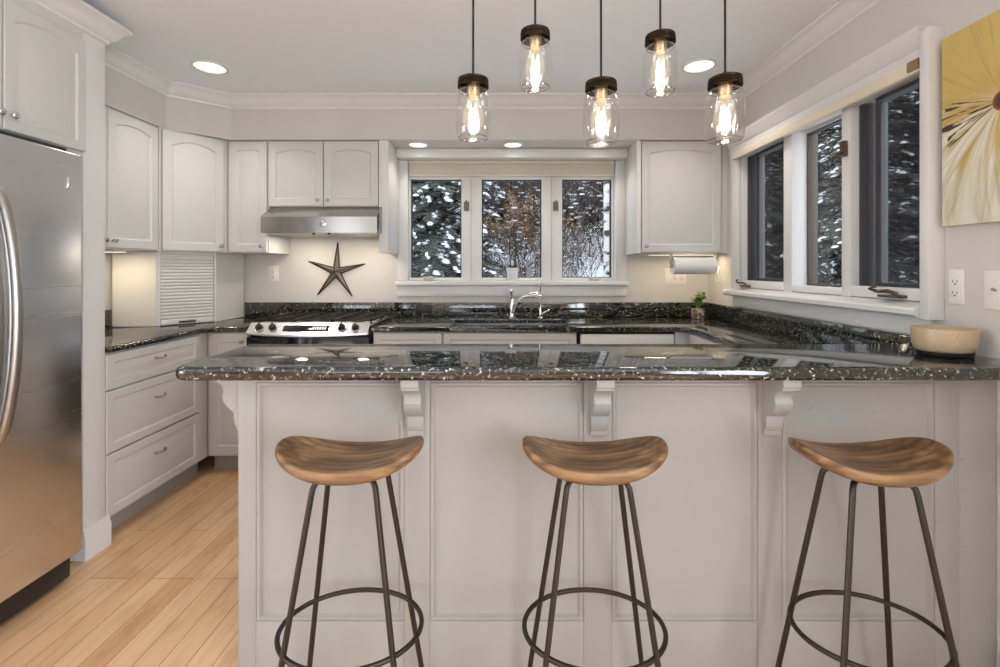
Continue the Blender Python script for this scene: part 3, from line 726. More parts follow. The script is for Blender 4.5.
# scroll corbels
CP = [(0,0),(0.112,0),(0.112,-0.022),(0.106,-0.026),(0.104,-0.034)]
for k in range(1, 8): a = k/7*PI/2; CP.append((0.104-0.036*math.sin(a), -0.034-0.030*(1-math.cos(a))-0.004))
for k in range(0, 9): a = k/8*PI; CP.append((0.052+0.022*math.cos(a*0.9)-0.004*k/8, -0.080-0.045*math.sin(a/2)-0.006*k/8))
CP += [(0.026,-0.150),(0.022,-0.172),(0.014,-0.180),(0.014,-0.192),(0,-0.192)]
for x in (-0.275, 0.284, 0.815):
    mb = MB(); mb.prism([(-d_-0.001, PZ+z_) for d_, z_ in CP], x-0.3-0.026, x-0.3+0.026, 'x', 0.002, 1)
    mb.build('corbel', 'bar', t)
mb = MB(); mb.prism([(X0-0.001-d_*0.78, PZ+z_) for d_, z_ in CP], 0.012, 0.064, 'y', 0.002, 1); mb.build('corbel', 'bar', t)
for k, (x, z, l_, a) in enumerate(((0.95, 0.845, 0.010, 0.8), (1.147, 0.83, 0.012, 0.7), (0.972, 0.667, 0.02, 0.9), (-0.02, 0.78, 0.004, 0), (1.41, 0.69, 0.012, 0.3), (1.42, 0.42, 0.01, 0.4), (-0.34, 0.70, 0.004, 1.4), (-0.825+0.02, 0.33, 0.005, 0.2), (0.52, 0.25, 0.008, 1.2))):
    x -= 0.3; c_, s_ = math.cos(a)*l_, math.sin(a)*l_; q = 0.0016
    y = 0.0108 if not (x > 1.1) else 0.0022
    mb = MB(); mb.prism([(x-c_, z-s_-q), (x+c_*0.4, z+s_*0.3-q*1.3), (x+c_, z+s_), (x-c_*0.3, z-s_*0.2+q)], y-0.0008, y, 'y'); mb.build('scuff_mark', 'toe', t, smooth=0)

# ================================================================== RANGE AND HOOD
t = thing('gas_range', 'slide-in stainless gas range with black grates below the hood', 'stove', (-1.220, 2.85, 0))
HW = 0.379
MB().box(-HW+0.004, HW-0.004, 0.02, 0.60, 0.02, 0.905).build('body', 'darkplastic', t, smooth=0)
mb = MB(); mb.box(-HW, HW, 0.035, 0.600, 0.9225, 0.930, 0.003); mb.build('cooktop', 'steel', t)
# sloped control fascia with a bowed lower edge
def fascia():
    mb = MB(); n = 20; rows = []
    for k in range(n+1):
        x = -HW+0.006+(2*HW-0.012)*k/n; u = x/HW; zb = 0.878-0.014*(1-u*u)
        rows.append([mb.bm.verts.new(p) for p in ((x,0.040,0.942),(x,0.030,0.943),(x,-0.035-0.012*(1-u*u),zb+0.010),(x,-0.037-0.012*(1-u*u),zb),(x,0.022,zb-0.002),(x,0.022,0.92))])
    for A, B in zip(rows, rows[1:]):
        for j in range(6): mb.bm.faces.new((A[j], A[(j+1)%6], B[(j+1)%6], B[j]))
    mb.bm.faces.new(rows[0]); mb.bm.faces.new(rows[-1][::-1]); return mb.build('control_panel', 'steel', t)
fas = fascia()
for x in (-0.305, -0.222, 0.205, 0.290):
    mb = MB(); mb.cyl((0,0,0), (0,0,0.020), 0.022, 0.019, 20, 0.002); mb.box(-0.0045, 0.0045, -0.019, 0.019, 0.018, 0.032, 0.002)
    mb.rot(Matrix.Translation((x, -0.006, 0.9125)) @ Matrix.Rotation(math.radians(40), 4, 'X')); mb.build('knob', 'darkplastic', fas)
    mb = MB(); mb.lathe([(0.024,0),(0.026,0.002),(0.024,0.003)], 20); mb.rot(Matrix.Translation((x, -0.006, 0.9125)) @ Matrix.Rotation(math.radians(40), 4, 'X')); mb.build('knob_ring', 'chrome', fas)
mb = MB(); mb.box(-0.155, 0.125, -0.022, 0.022, 0.0, 0.003, 0.001); mb.rot(Matrix.Translation((0, -0.0085, 0.9115)) @ Matrix.Rotation(math.radians(40), 4, 'X')); disp = mb.build('display', 'blackglass', fas)
for k in range(6):
    mb = MB(); mb.box(0.03+0.015*k-0.004, 0.03+0.015*k+0.004, -0.015, 0.012, 0.003, 0.0042); mb.rot(Matrix.Translation((0, -0.0085, 0.9115)) @ Matrix.Rotation(math.radians(40), 4, 'X')); mb.build('button', 'pewter', disp, smooth=0)
dr = MB().box(-HW+0.006, HW-0.006, -0.030, 0.018, 0.24, 0.860, 0.006).build('oven_door', 'blackglass', t)
mb = MB(); mb.tube([(-0.32,-0.03,0.755), (-0.32,-0.065,0.755), (0.32,-0.065,0.755), (0.32,-0.03,0.755)], 0.011, 10); mb.build('handle', 'steel', dr)
MB().box(-HW+0.006, HW-0.006, -0.026, 0.018, 0.06, 0.232, 0.006).build('storage_drawer', 'steel', t)
for gx in (-0.245, 0.0, 0.245):
    mb = MB(); g = 0.006; z1 = 0.960; a, b_ = gx-0.118, gx+0.118
    for (p, q) in (((a,0.07),(b_,0.07)), ((a,0.56),(b_,0.56)), ((a,0.07),(a,0.56)), ((b_,0.07),(b_,0.56)), ((a,0.315),(b_,0.315)), ((gx,0.07),(gx,0.56)), ((a,0.19),(b_,0.19)), ((a,0.44),(b_,0.44))):
        mb.box(min(p[0],q[0])-g, max(p[0],q[0])+g, min(p[1],q[1])-g, max(p[1],q[1])+g, z1-0.012, z1, 0.002)
    for x in (a, b_):
        for y in (0.07, 0.56, 0.315): mb.box(x-g, x+g, y-g, y+g, 0.930, z1-0.01)
    mb.build('grate', 'blackmetal', t)
    for y in ((0.19, 0.44) if gx else (0.315,)):
        MB().lathe([(0.0,0.012),(0.028,0.012),(0.034,0.006),(0.045,0.0)], 20, (gx, y, 0.932)).build('burner', 'darkplastic', t)

t = thing('range_hood', 'stainless under-cabinet range hood above the gas range', 'range hood', (-1.222, 3.00, 1.515))
MB().prism([(0.0,0.0), (0.0,0.105), (0.125,0.184), (0.455,0.184), (0.455,0.0)], -0.379, 0.379, 'x', 0.004, 2).build('shell', 'hoodsteel', t)
mb = MB(); mb.sphere((0,0,0), 0.026, 1, 0.18, 0.75); mb.rot(Matrix.Translation((0.03, -0.001, 0.055))); mb.build('badge', 'chrome', t)
MB().box(-0.36, 0.36, 0.03, 0.42, -0.003, 0.001).build('filter', 'pewter', t, smooth=0)
for x in (-0.04, 0.06): MB().cyl((x, 0.02, -0.012), (x, 0.02, 0.0), 0.009, seg=14).build('knob', 'darkplastic', t)

for x in (-0.22, 0.22): lamp('hood_lamp', 'AREA', (x, 0.20, -0.006), 1.6, 0.07, color=(1,0.87,0.70), parent=t)
# star on the wall
def star():
    t = thing('wall_star', 'five-pointed metal barn star hanging between hood and backsplash', 'wall decoration', (-1.275, YB-0.004, 1.258))
    Rr, ri, dp = 0.222, 0.038, 0.045; rotd = math.radians(3)
    tips = [Vector((Rr*math.sin(2*PI*k/5+rotd), 0, Rr*math.cos(2*PI*k/5+rotd))) for k in range(5)]
    ins = [Vector((ri*math.sin(2*PI*(k+.5)/5+rotd), 0, ri*math.cos(2*PI*(k+.5)/5+rotd))) for k in range(5)]
    c = Vector((0,-dp,0))
    for k in range(5):
        mb = MB(); tp = tips[k]; a = ins[k]; b = ins[k-1]
        for p, q in ((tp, a), (b, tp)):
            mb.bm.faces.new([mb.bm.verts.new(v) for v in (p, q, c)])
        mb.build('star_point', 'starmetal', t, smooth=0, recalc=False)
    mb = MB(); loop = []
    for k in range(5): loop += [tips[k], ins[k]]
    for p, q in zip(loop, loop[1:]+loop[:1]): mb.tube([p+Vector((0,-0.002,0)), q+Vector((0,-0.002,0))], 0.0042, 6)
    for k in range(5): mb.tube([tips[k]+Vector((0,-0.003,0)), c], 0.003, 6)
    mb.build('wire_frame', 'blackmetal', t)
M['starmetal'] = mat('weathered_metal', (0.34,0.30,0.24,1), 0.5, 0.7)
star()

# ================================================================== SINK FITTINGS
t = thing('kitchen_faucet', 'chrome pull-out kitchen faucet arching to the right over the sink', 'faucet', (0.045, 3.372, CT))
mb = MB(); mb.lathe([(0.0,0.0),(0.032,0.0),(0.032,0.006),(0.025,0.012),(0.022,0.05),(0.021,0.10),(0.018,0.125),(0.0,0.13)], 22); mb.build('base', 'chrome', t)
mb = MB(); pts = []
for k in range(15):
    u = k/14; a = u*PI*0.62
    pts.append((0.008+0.175*(1-math.cos(a))*0.86, -0.02-0.10*u, 0.035+0.140*math.sin(a)**0.9))
mb.tube(pts, 0.013, 12, rr=[0.013]*8+[0.014,0.016,0.019,0.021,0.022,0.021,0.018]); mb.build('spout', 'chrome', t)
mb = MB(); mb.tube([(0,0,0.125),(-0.004,-0.002,0.15),(-0.010,-0.010,0.175),(-0.006,-0.03,0.196)], 0.009, 10, rr=[0.014,0.011,0.010,0.012]); mb.sphere((-0.005,-0.032,0.198), 0.013); mb.build('handle', 'chrome', t)
t = thing('filter_tap', 'slender chrome drinking-water tap right of the main faucet', 'faucet', (0.252, 3.372, CT))
MB().lathe([(0.0,0.0),(0.022,0.0),(0.020,0.006),(0.012,0.012),(0.010,0.06),(0.006,0.085),(0.0,0.086)], 18).build('base', 'chrome', t)
mb = MB(); mb.tube([(0,0,0.08),(0.0,0,0.20),(-0.002,-0.01,0.24),(-0.004,-0.03,0.262),(-0.006,-0.06,0.262),(-0.007,-0.075,0.24)], 0.0045, 10); mb.build('spout', 'chrome', t)
mb = MB(); mb.tube([(0.008,0,0.025),(0.035,0,0.045),(0.055,0,0.052)], 0.005, 8); mb.sphere((0.058,0,0.053), 0.010); mb.build('lever', 'chrome', t)

# orchid pot on the window sill
t = thing('orchid_pot', 'white pot with two dark bare stems on the window sill', 'potted plant', (0.048, YB-0.005, 1.1885))
MB().lathe([(0.0,0.0),(0.036,0.0),(0.040,0.02),(0.043,0.06),(0.046,0.098),(0.043,0.098),(0.040,0.085),(0.0,0.085)], 24).build('pot', 'ceramic', t)
for x, h, cr in ((-0.020, 0.33, 0.008), (0.026, 0.345, -0.008)):
    mb = MB(); mb.tube([(x*0.6,0,0.08), (x*0.9,0.002,0.18), (x,0,0.28), (x+cr*0.2,0,h), (x+cr,0,h+0.012)], 0.0045, 8); mb.build('stem', 'stemgreen', t)
mb = MB()
for a in (0.3, 2.2, 3.6, 5.2): mb.tube([(0,0,0.08),(0.02*math.cos(a),0.01*math.sin(a),0.11),(0.04*math.cos(a),0.016*math.sin(a),0.12)], 0.006, 6, rr=[0.004,0.008,0.002])
mb.build('roots', 'stemgreen', t)

# herb pot on the counter
t = thing('potted_herb', 'small leafy green plant in a patterned pot in the counter corner', 'potted plant', (1.375, 3.30, CT+0.001))
M['potpattern'] = varied('patterned_pot', [(0.45,(0.55,0.50,0.44,1)), (0.52,(0.16,0.11,0.07,1))], 45, 0.4)
MB().box(-0.036, 0.036, -0.036, 0.036, 0.0, 0.075, 0.006).build('pot', 'potpattern', t)
rng = random.Random(3)
def leaf(mb, p, d, ln, wd):
    d = d.normalized(); s_ = d.cross(Vector((0,0,1))).normalized()*wd; n_ = s_.cross(d).normalized()*wd*0.35
    A = [p, p+d*ln*0.35+s_+n_, p+d*ln*0.75+s_*0.8+n_, p+d*ln, p+d*ln*0.75-s_*0.8+n_, p+d*ln*0.35-s_+n_, p+d*ln*0.5]
    V = [mb.bm.verts.new(x) for x in A]
    for i in range(6): mb.bm.faces.new((V[i], V[(i+1)%6], V[6]))
mb = MB(); ms = MB()
for k in range(16):
    a = rng.uniform(0, 2*PI); tilt = rng.uniform(0.05, 0.55); h = rng.uniform(0.05, 0.11)
    top = Vector((math.cos(a)*tilt*h, math.sin(a)*tilt*h, 0.078+h)); ms.tube([(rng.uniform(-.015,.015),rng.uniform(-.015,.015),0.07), top], 0.0016, 5)
    for j in range(6):
        b = rng.uniform(0, 2*PI); leaf(mb, top-Vector((0,0,rng.uniform(0,0.04))), Vector((math.cos(b), math.sin(b), rng.uniform(-0.1,0.7))), rng.uniform(0.02,0.035), 0.011)
mb.build('leaves', 'leaf', t, recalc=False); ms.build('stems', 'leaf', t)

# paper towel under the right cabinet
t = thing('paper_towel_holder', 'paper towel roll mounted under the cabinet right of the window', 'paper towel', (1.262, 3.10, 1.3845))
def ang_roll():
    mb = MB(); mb.cyl((-0.140,0,-0.085), (0.140,0,-0.085), 0.056, seg=40)
    return mb.build('paper_roll', 'paper', t)
roll = ang_roll()
mb = MB(); mb.prism([(-0.118,-0.0565), (0.12,-0.0565), (0.004,-0.113)], -0.002, 0.0, 'y')
o = mb.build('folded_sheet', 'paper', roll, smooth=0)
for v in o.data.vertices:   # wrap the folded sheet onto the front of the roll
    x, z = v.co.x, v.co.z; dz = (z+0.0565)/0.0565  # 0..-1
    ang = math.radians(62)+dz*math.radians(75); rr_ = 0.0572-v.co.y*0.5
    v.co.y = -rr_*math.sin(ang) if True else 0; v.co.z = -0.085+rr_*math.cos(ang)
for x in (-0.150, 0.150):
    mb = MB(); mb.prism([(-0.020,0.0),(0.020,0.0),(0.012,-0.10),(-0.012,-0.10)], x-0.004, x+0.004, 'x'); mb.cyl((x-0.007*(1 if x>0 else -1)*0, 0, -0.085), (x*0.935, 0, -0.085), 0.014, seg=16)
    mb.build('bracket', 'pewter', t)

# outlets and switches -------------------------------------------------
def plate(name, label, cat, loc, rz, wd, h, kinds, m='plastic', group=None):
    t = thing(name, label, cat, loc, rz, group)
    MB().box(-wd/2, wd/2, -0.006, 0, -h/2, h/2, 0.0025).build('cover_plate', m, t)
    n = len(kinds)
    for k, kd in enumerate(kinds):
        x = (k-(n-1)/2)*0.046
        if kd == 'o':
            o_ = MB().box(x-0.017, x+0.017, -0.0085, -0.006, -0.034, 0.034, 0.001).build('receptacle', m, t)
            mb = MB()
            for z in (-0.019, 0.019):
                mb.box(x-0.008, x-0.006, -0.0090, -0.0084, z-0.005, z+0.005); mb.box(x+0.006, x+0.008, -0.0090, -0.0084, z-0.004, z+0.004); mb.cyl((x,-0.0090,z-0.010), (x,-0.0084,z-0.010), 0.003, seg=8)
            mb.build('slots', 'gap' if m == 'plastic' else 'pewter', o_, smooth=0)
        elif kd == 'r':
            MB().prism([(-0.006,-0.033), (-0.012,-0.033), (-0.008,0.033), (-0.006,0.033)], x-0.016, x+0.016, 'x').build('rocker', m, t)
        else:
            MB().cyl((x,-0.007,0), (x,-0.016,0.004), 0.0045, seg=10).build('jack', 'pewter', t)
    return t
plate('wall_outlet', 'white wall outlet plate left of the metal star', 'outlet', (-1.748, YB, 1.242), 0, 0.078, 0.118, 'o')
plate('switch_plate', 'white triple switch and outlet plate behind the paper towels', 'switch', (1.272, YB, 1.225), 0, 0.165, 0.118, 'roo')
plate('wall_outlet', 'narrow white outlet plate on the side wall beside the paper towel roll', 'outlet', (XR, 3.30, 1.24), -PI/2, 0.075, 0.118, 'o')
plate('wall_outlet', 'white duplex outlet on the right wall beside the side window', 'outlet', (XR, 1.549, 1.218), -PI/2, 0.052, 0.118, 'o')
plate('switch_plate', 'white wall plate on the right wall at the photo edge, below the painting', 'switch', (XR, 1.400, 1.212), -PI/2, 0.118, 0.122, 'jr')
plate('wall_outlet', 'black outlet set in the granite backsplash right of the range', 'outlet', (-0.615, 3.437, 0.978), 0, 0.118, 0.064, '', 'darkplastic')
plate('wall_outlet', 'black outlet set in the granite backsplash right of the slender tap', 'outlet', (0.685, 3.437, 0.990), 0, 0.118, 0.050, '', 'darkplastic')

# under-cabinet lights
def led(x0, x1, y0, y1, z, label, power, rz=0):
    t = thing('under_cabinet_light', label, 'light', ((x0+x1)/2, (y0+y1)/2, z))
    a, b = (x1-x0)/2, (y1-y0)/2
    MB().box(-a, a, -b, b, -0.012, 0, 0.002).build('housing', 'plastic', t)
    MB().box(-a+0.004, a-0.004, -b+0.004, b-0.004, -0.0135, -0.0121).build('diffuser', 'ledstrip', t, smooth=0)
    lamp('strip_lamp', 'AREA', (0,0,-0.016), power, 2*a-0.01, 2*b-0.01, color=(1,0.80,0.55), parent=t)
led(-2.42, -2.19, 2.62, 2.66, UZ0-0.001, 'slim warm light strip under the left wall cabinet', 1.5)
led(1.00, 1.48, 3.21, 3.25, UZ0-0.001, 'slim warm light strip under the cabinet above the paper towels', 1.2)

# ================================================================== BAR STOOLS
def make_stool(label, loc, rz=0):
    t = thing('bar_stool', label, 'bar stool', loc, rz, 'scooped wooden bar stools along the bar')
    a, b = 0.192, 0.108; n = 2.5; NT = 72; mb = MB()
    def outl(th, k):
        c_, s_ = math.cos(th), math.sin(th)
        return (a*k*math.copysign(abs(c_)**(2/n), c_), b*k*math.copysign(abs(s_)**(2/n), s_))
    def zt(x, y, k): return 0.776+0.046*abs(x/a)**2.2-0.006*(1-k*k)
    def zb(x, y, k): return 0.742+0.048*abs(x/a)**2.2-0.004*(1-k*k)
    rings = []
    for k in (0.12,0.3,0.5,0.68,0.82,0.91,0.955):
        rings.append([(x, y, zt(x,y,k)) for x, y in (outl(2*PI*i/NT, k) for i in range(NT))])
    for k, f in ((0.985, 0.93), (1.0, 0.72), (1.0, 0.42), (0.975, 0.18), (0.93, 0.05)):
        rings.append([(x, y, zb(x,y,min(k,1))*(1-f)+zt(x,y,k)*f) for x, y in (outl(2*PI*i/NT, k) for i in range(NT))])
    for k in (0.86, 0.7, 0.45, 0.2):
        rings.append([(x, y, zb(x,y,k)) for x, y in (outl(2*PI*i/NT, k) for i in range(NT))])
    V = [[mb.bm.verts.new(p) for p in rg] for rg in rings]
    for A, B in zip(V, V[1:]):
        for i in range(NT): mb.bm.faces.new((A[i], A[(i+1)%NT], B[(i+1)%NT], B[i]))
    mb.bm.faces.new(V[0]); mb.bm.faces.new(V[-1][::-1])
    mb.build('seat', 'stool', t, smooth=70)
    for sx in (-1, 1):
        for sy in (-1, 1):
            mb = MB(); r_ = 0.0075
            ip = [(sx*0.045, sy*0.028, 0.7345), (sx*0.062, sy*0.040, 0.7325), (sx*0.073, sy*0.048, 0.728), (sx*0.080, sy*0.055, 0.716), (sx*0.083, sy*0.058, 0.700), (sx*0.178, sy*0.134, 0.012)]
            mb.tube(ip, r_, 10); lg = mb.build('leg', 'legmetal', t)
            MB().cyl((sx*0.1786, sy*0.1344, 0.0), (sx*0.1775, sy*0.1335, 0.016), 0.010, seg=12).build('foot_cap', 'darkplastic', lg)
    ra, rb_ = 0.187, 0.142; mb = MB()
    mb.tube([(ra*math.cos(2*PI*i/48), rb_*math.sin(2*PI*i/48), 0.318) for i in range(48)], 0.0065, 10, closed=True); mb.build('foot_ring', 'legmetal', t)
    for s_ in (-1, 1): MB().box(-0.06, 0.06, s_*0.032-0.012, s_*0.032+0.012, 0.729, 0.7345, 0.001).build('mounting_strap', 'legmetal', t)
    return t
s0 = make_stool('scooped wooden bar stool on the left, nearest the refrigerator', (-0.415, 1.235, 0))
def copy_labelled(src, label, loc, rz=0):
    c = copy_tree(src); c['label'] = label; c.location = loc; c.rotation_euler = (0,0,rz); return c
copy_labelled(s0, 'middle scooped wooden bar stool, between the other two stools', (0.236, 1.235, 0))
copy_labelled(s0, 'scooped wooden bar stool on the right, below the stoneware bowl end', (0.962, 1.225, 0))

# ================================================================== JAR PENDANTS
def make_pendant(label, x, y, zb):
    t = thing('pendant_lamp', label, 'pendant lamp', (x, y, zb), 0, 'glass jar pendants over the bar')
    R_ = 0.0475
    prof = [(0.0,0.004),(0.030,0.003),(0.038,0.0),(0.0425,0.006),(0.0445,0.018),(R_,0.040),(R_,0.070),(R_*0.995,0.095),(R_*0.95,0.112),(0.041,0.124),(0.0365,0.131),(0.0355,0.134),(0.0355,0.150)]
    MB().lathe(prof, 40).build('glass_jar', 'jar', t, smooth=60)
    mb = MB(); mb.tube([(0.0385*math.cos(2*PI*i/36), 0.0385*math.sin(2*PI*i/36), 0.003) for i in range(36)], 0.0022, 6, closed=True); mb.build('glass_rim', 'jarrim', t); mb = MB()
    mb.tube([(0.0375*math.cos(2*PI*i/36), 0.0375*math.sin(2*PI*i/36), 0.128) for i in range(36)], 0.0016, 6, closed=True); mb.build('glass_rim', 'jarrim', t)
    mb = MB(); mb.lathe([(0.0,0.162),(0.038,0.162),(0.0408,0.1605),(0.0412,0.157),(0.0395,0.155),(0.042,0.152),(0.0395,0.149),(0.042,0.146),(0.0398,0.143),(0.0425,0.140),(0.0415,0.138)], 40); mb.build('lid', 'bronze', t, smooth=50)
    mb = MB(); mb.lathe([(0.0,0.178),(0.004,0.178),(0.006,0.172),(0.010,0.166),(0.010,0.162)], 16); mb.build('cord_grip', 'bronze', t)
    MB().lathe([(0.0,0.160),(0.017,0.160),(0.017,0.118),(0.015,0.114),(0.0,0.114)], 24).build('socket', 'brass', t)
    MB().lathe([(0.013,0.114),(0.014,0.106),(0.018,0.095),(0.025,0.078),(0.0285,0.060),(0.0265,0.044),(0.020,0.032),(0.010,0.026),(0.0,0.025)], 28).build('bulb', 'bulb', t, smooth=60)
    mb = MB(); pts = []
    for i in range(9):
        a = 2*PI*i/8.0; pts.append((0.010*math.cos(a), 0.010*math.sin(a), 0.092 if i % 2 else 0.046))
    mb.tube(pts, 0.0009, 5); mb.build('filament', 'filament', t)
    MB().cyl((0,0,0.180), (0,0,ZC-zb-0.018), 0.0032, seg=8).build('cord', 'blackmetal', t)
    mb = MB(); mb.lathe([(0.0,-0.022),(0.02,-0.022),(0.052,-0.016),(0.060,-0.004),(0.060,0.0)], 28, (0,0,ZC-zb)); mb.build('canopy', 'bronze', t)
    lamp('bulb_lamp', 'POINT', (0,0,0.068), 0.6, 0.015, color=(1,0.86,0.68), parent=t)
    return t
M['jarrim'] = glass('jar_rim_glass', (0.82,0.83,0.84,1), 1.7, 0.10)
def copy_pendant(src, label, x, y, zb):
    c = copy_tree(src); c['label'] = label; c.location = (x, y, zb)
    for k in kids(c):
        if k.name.startswith(('cord.', 'canopy')) and not k.name.startswith('cord_grip'):
            dz = src.location.z - zb
            if k.name.startswith('canopy'): k.location.z = dz
            else:
                k.data = k.data.copy(); top = ZC-src.location.z-0.018
                for v in k.data.vertices:
                    if v.co.z > top-0.01: v.co.z += dz
    return c
p0 = make_pendant('leftmost jar pendant, hanging low with clear bulb above the left half', -0.0885, 1.24, 1.628)
copy_pendant(p0, 'second jar pendant from the left, hanging high', 0.0825, 1.30, 1.788)
copy_pendant(p0, 'middle jar pendant, hanging low in front of the window corner', 0.252, 1.22, 1.612)
copy_pendant(p0, 'fourth jar pendant from the left, hanging high beside the recessed light', 0.436, 1.30, 1.776)
copy_pendant(p0, 'rightmost jar pendant, hanging low before the right wall', 0.562, 1.18, 1.606)

# ================================================================== BOWL
mb = MB(); bowl = thing('stoneware_bowl', 'speckled tan oval bowl with dark foot on the bar beside the wall', 'bowl', (1.400, 1.470, BZ+0.001))
mb.lathe([(0.0,0.014),(0.073,0.014),(0.080,0.019),(0.084,0.040),(0.088,0.084),(0.087,0.0865),(0.085,0.085),(0.081,0.045),(0.075,0.024),(0.0,0.022)], 48, sy=0.86); mb.build('body', 'bowl', bowl, smooth=50)
mb = MB(); mb.lathe([(0.0,0.0),(0.072,0.0),(0.075,0.004),(0.076,0.0135),(0.0,0.0135)], 48, sy=0.86); mb.build('foot', 'blackmetal', bowl)

# ================================================================== PAINTING
def paintmat():
    m = mat('abstract_paint', (0.6,0.5,0.2,1), 0.55); b = m.node_tree.nodes['Principled BSDF']
    # object coords: y along the wall (negative = toward the viewer), z up; flower centre at the origin
    tcn = N(m, 'ShaderNodeTexCoord'); sp = N(m, 'ShaderNodeSeparateXYZ'); L(m, tcn.outputs['Object'], sp.inputs[0])
    def mth(op, a, b_=None):
        n = N(m, 'ShaderNodeMath', operation=op)
        for i, v in enumerate((a, b_)):
            if v is None: continue
            if isinstance(v, (int, float)): n.inputs[i].default_value = v
            else: L(m, v, n.inputs[i])
        return n.outputs[0]
    Y, Z = sp.outputs['Y'], sp.outputs['Z']
    ang = mth('ARCTAN2', Z, Y); rad = mth('SQRT', mth('ADD', mth('MULTIPLY', Y, Y), mth('MULTIPLY', Z, Z)))
    cmb = N(m, 'ShaderNodeCombineXYZ'); L(m, mth('ADD', mth('MULTIPLY', ang, 5.0), mth('MULTIPLY', rad, 5.0)), cmb.inputs[0]); L(m, mth('MULTIPLY', rad, 1.6), cmb.inputs[1])
    n1 = N(m, 'ShaderNodeTexNoise'); n1.inputs['Scale'].default_value = 1.0; n1.inputs['Detail'].default_value = 5; n1.inputs['Distortion'].default_value = 1.0; L(m, cmb.outputs[0], n1.inputs['Vector'])
    n2 = N(m, 'ShaderNodeTexNoise'); n2.inputs['Scale'].default_value = 7; n2.inputs['Detail'].default_value = 4; L(m, tcn.outputs['Object'], n2.inputs['Vector'])
    # ground: ochre above, pale below
    zz = mth('ADD', Z, mth('MULTIPLY', mth('SUBTRACT', n2.outputs[0], 0.5), 0.35))
    zz = mth('ADD', mth('MULTIPLY', zz, 2.3), 0.72)
    ground = ramp(m, zz, [(0.0, lin(198,188,160)), (0.25, lin(196,186,150)), (0.45, lin(200,172,96)), (0.75, lin(196,164,84)), (1.0, lin(208,182,106))])
    # white petals downwards
    pet = ramp(m, n1.outputs[0], [(0.42,(0,0,0,1)), (0.58,(1,1,1,1))])
    low = ramp(m, mth('ADD', mth('MULTIPLY', Z, -6.0), 0.35), [(0.0,(0,0,0,1)), (0.6,(1,1,1,1))])
    pm = N(m, 'ShaderNodeMix', data_type='RGBA', blend_type='MULTIPLY'); pm.inputs[0].default_value = 1; L(m, pet, pm.inputs[6]); L(m, low, pm.inputs[7])
    m1 = N(m, 'ShaderNodeMix', data_type='RGBA'); L(m, pm.outputs[2], m1.inputs[0]); L(m, ground, m1.inputs[6]); m1.inputs[7].default_value = lin(232,228,212)
    # green strokes
    cm2 = N(m, 'ShaderNodeCombineXYZ'); L(m, mth('MULTIPLY', ang, 14.0), cm2.inputs[0]); L(m, mth('MULTIPLY', rad, 2.5), cm2.inputs[1]); cm2.inputs[2].default_value = 4.0
    n3 = N(m, 'ShaderNodeTexNoise'); n3.inputs['Scale'].default_value = 1.0; n3.inputs['Detail'].default_value = 2; L(m, cm2.outputs[0], n3.inputs['Vector'])
    gm = ramp(m, n3.outputs[0], [(0.58,(0,0,0,1)), (0.70,(0.45,0.45,0.45,1))])
    m2 = N(m, 'ShaderNodeMix', data_type='RGBA'); L(m, gm, m2.inputs[0]); L(m, m1.outputs[2], m2.inputs[6]); m2.inputs[7].default_value = lin(150,146,96)
    # dark strokes near the centre, pointing away to the far side
    n4 = N(m, 'ShaderNodeTexNoise'); n4.inputs['Scale'].default_value = 1.0; n4.inputs['Detail'].default_value = 3
    cm4 = N(m, 'ShaderNodeCombineXYZ'); L(m, mth('MULTIPLY', ang, 13.0), cm4.inputs[0]); L(m, mth('MULTIPLY', rad, 9), cm4.inputs[1]); L(m, cm4.outputs[0], n4.inputs['Vector'])
    dk = ramp(m, n4.outputs[0], [(0.52,(0,0,0,1)), (0.57,(1,1,1,1))])
    near = mth('MULTIPLY', mth('LESS_THAN', mth('ADD', rad, mth('MULTIPLY', n1.outputs[0], 0.10)), 0.245), mth('LESS_THAN', mth('ABSOLUTE', mth('ADD', ang, 0.12)), 0.42))
    dm = mth('MULTIPLY', near, dk)
    m3 = N(m, 'ShaderNodeMix', data_type='RGBA'); L(m, dm, m3.inputs[0]); L(m, m2.outputs[2], m3.inputs[6]); m3.inputs[7].default_value = lin(66,40,28)
    core = mth('LESS_THAN', rad, 0.026)
    m4 = N(m, 'ShaderNodeMix', data_type='RGBA'); L(m, core, m4.inputs[0]); L(m, m3.outputs[2], m4.inputs[6]); m4.inputs[7].default_value = lin(74,52,44)
    rg = mth('LESS_THAN', mth('ABSOLUTE', mth('SUBTRACT', rad, 0.027)), 0.004)
    m5 = N(m, 'ShaderNodeMix', data_type='RGBA'); L(m, rg, m5.inputs[0]); L(m, m4.outputs[2], m5.inputs[6]); m5.inputs[7].default_value = lin(150,66,44)
    L(m, m5.outputs[2], b.inputs['Base Color'])
    return m
M['art'] = paintmat()
t = thing('painting', 'unframed abstract flower canvas in ochre and white on the right wall', 'painting', (1.4865, 1.375, 1.785))
MB().box(0, 0.032, -0.45, 0.195, -0.363, 0.277, 0.003).build('canvas', 'art', t)

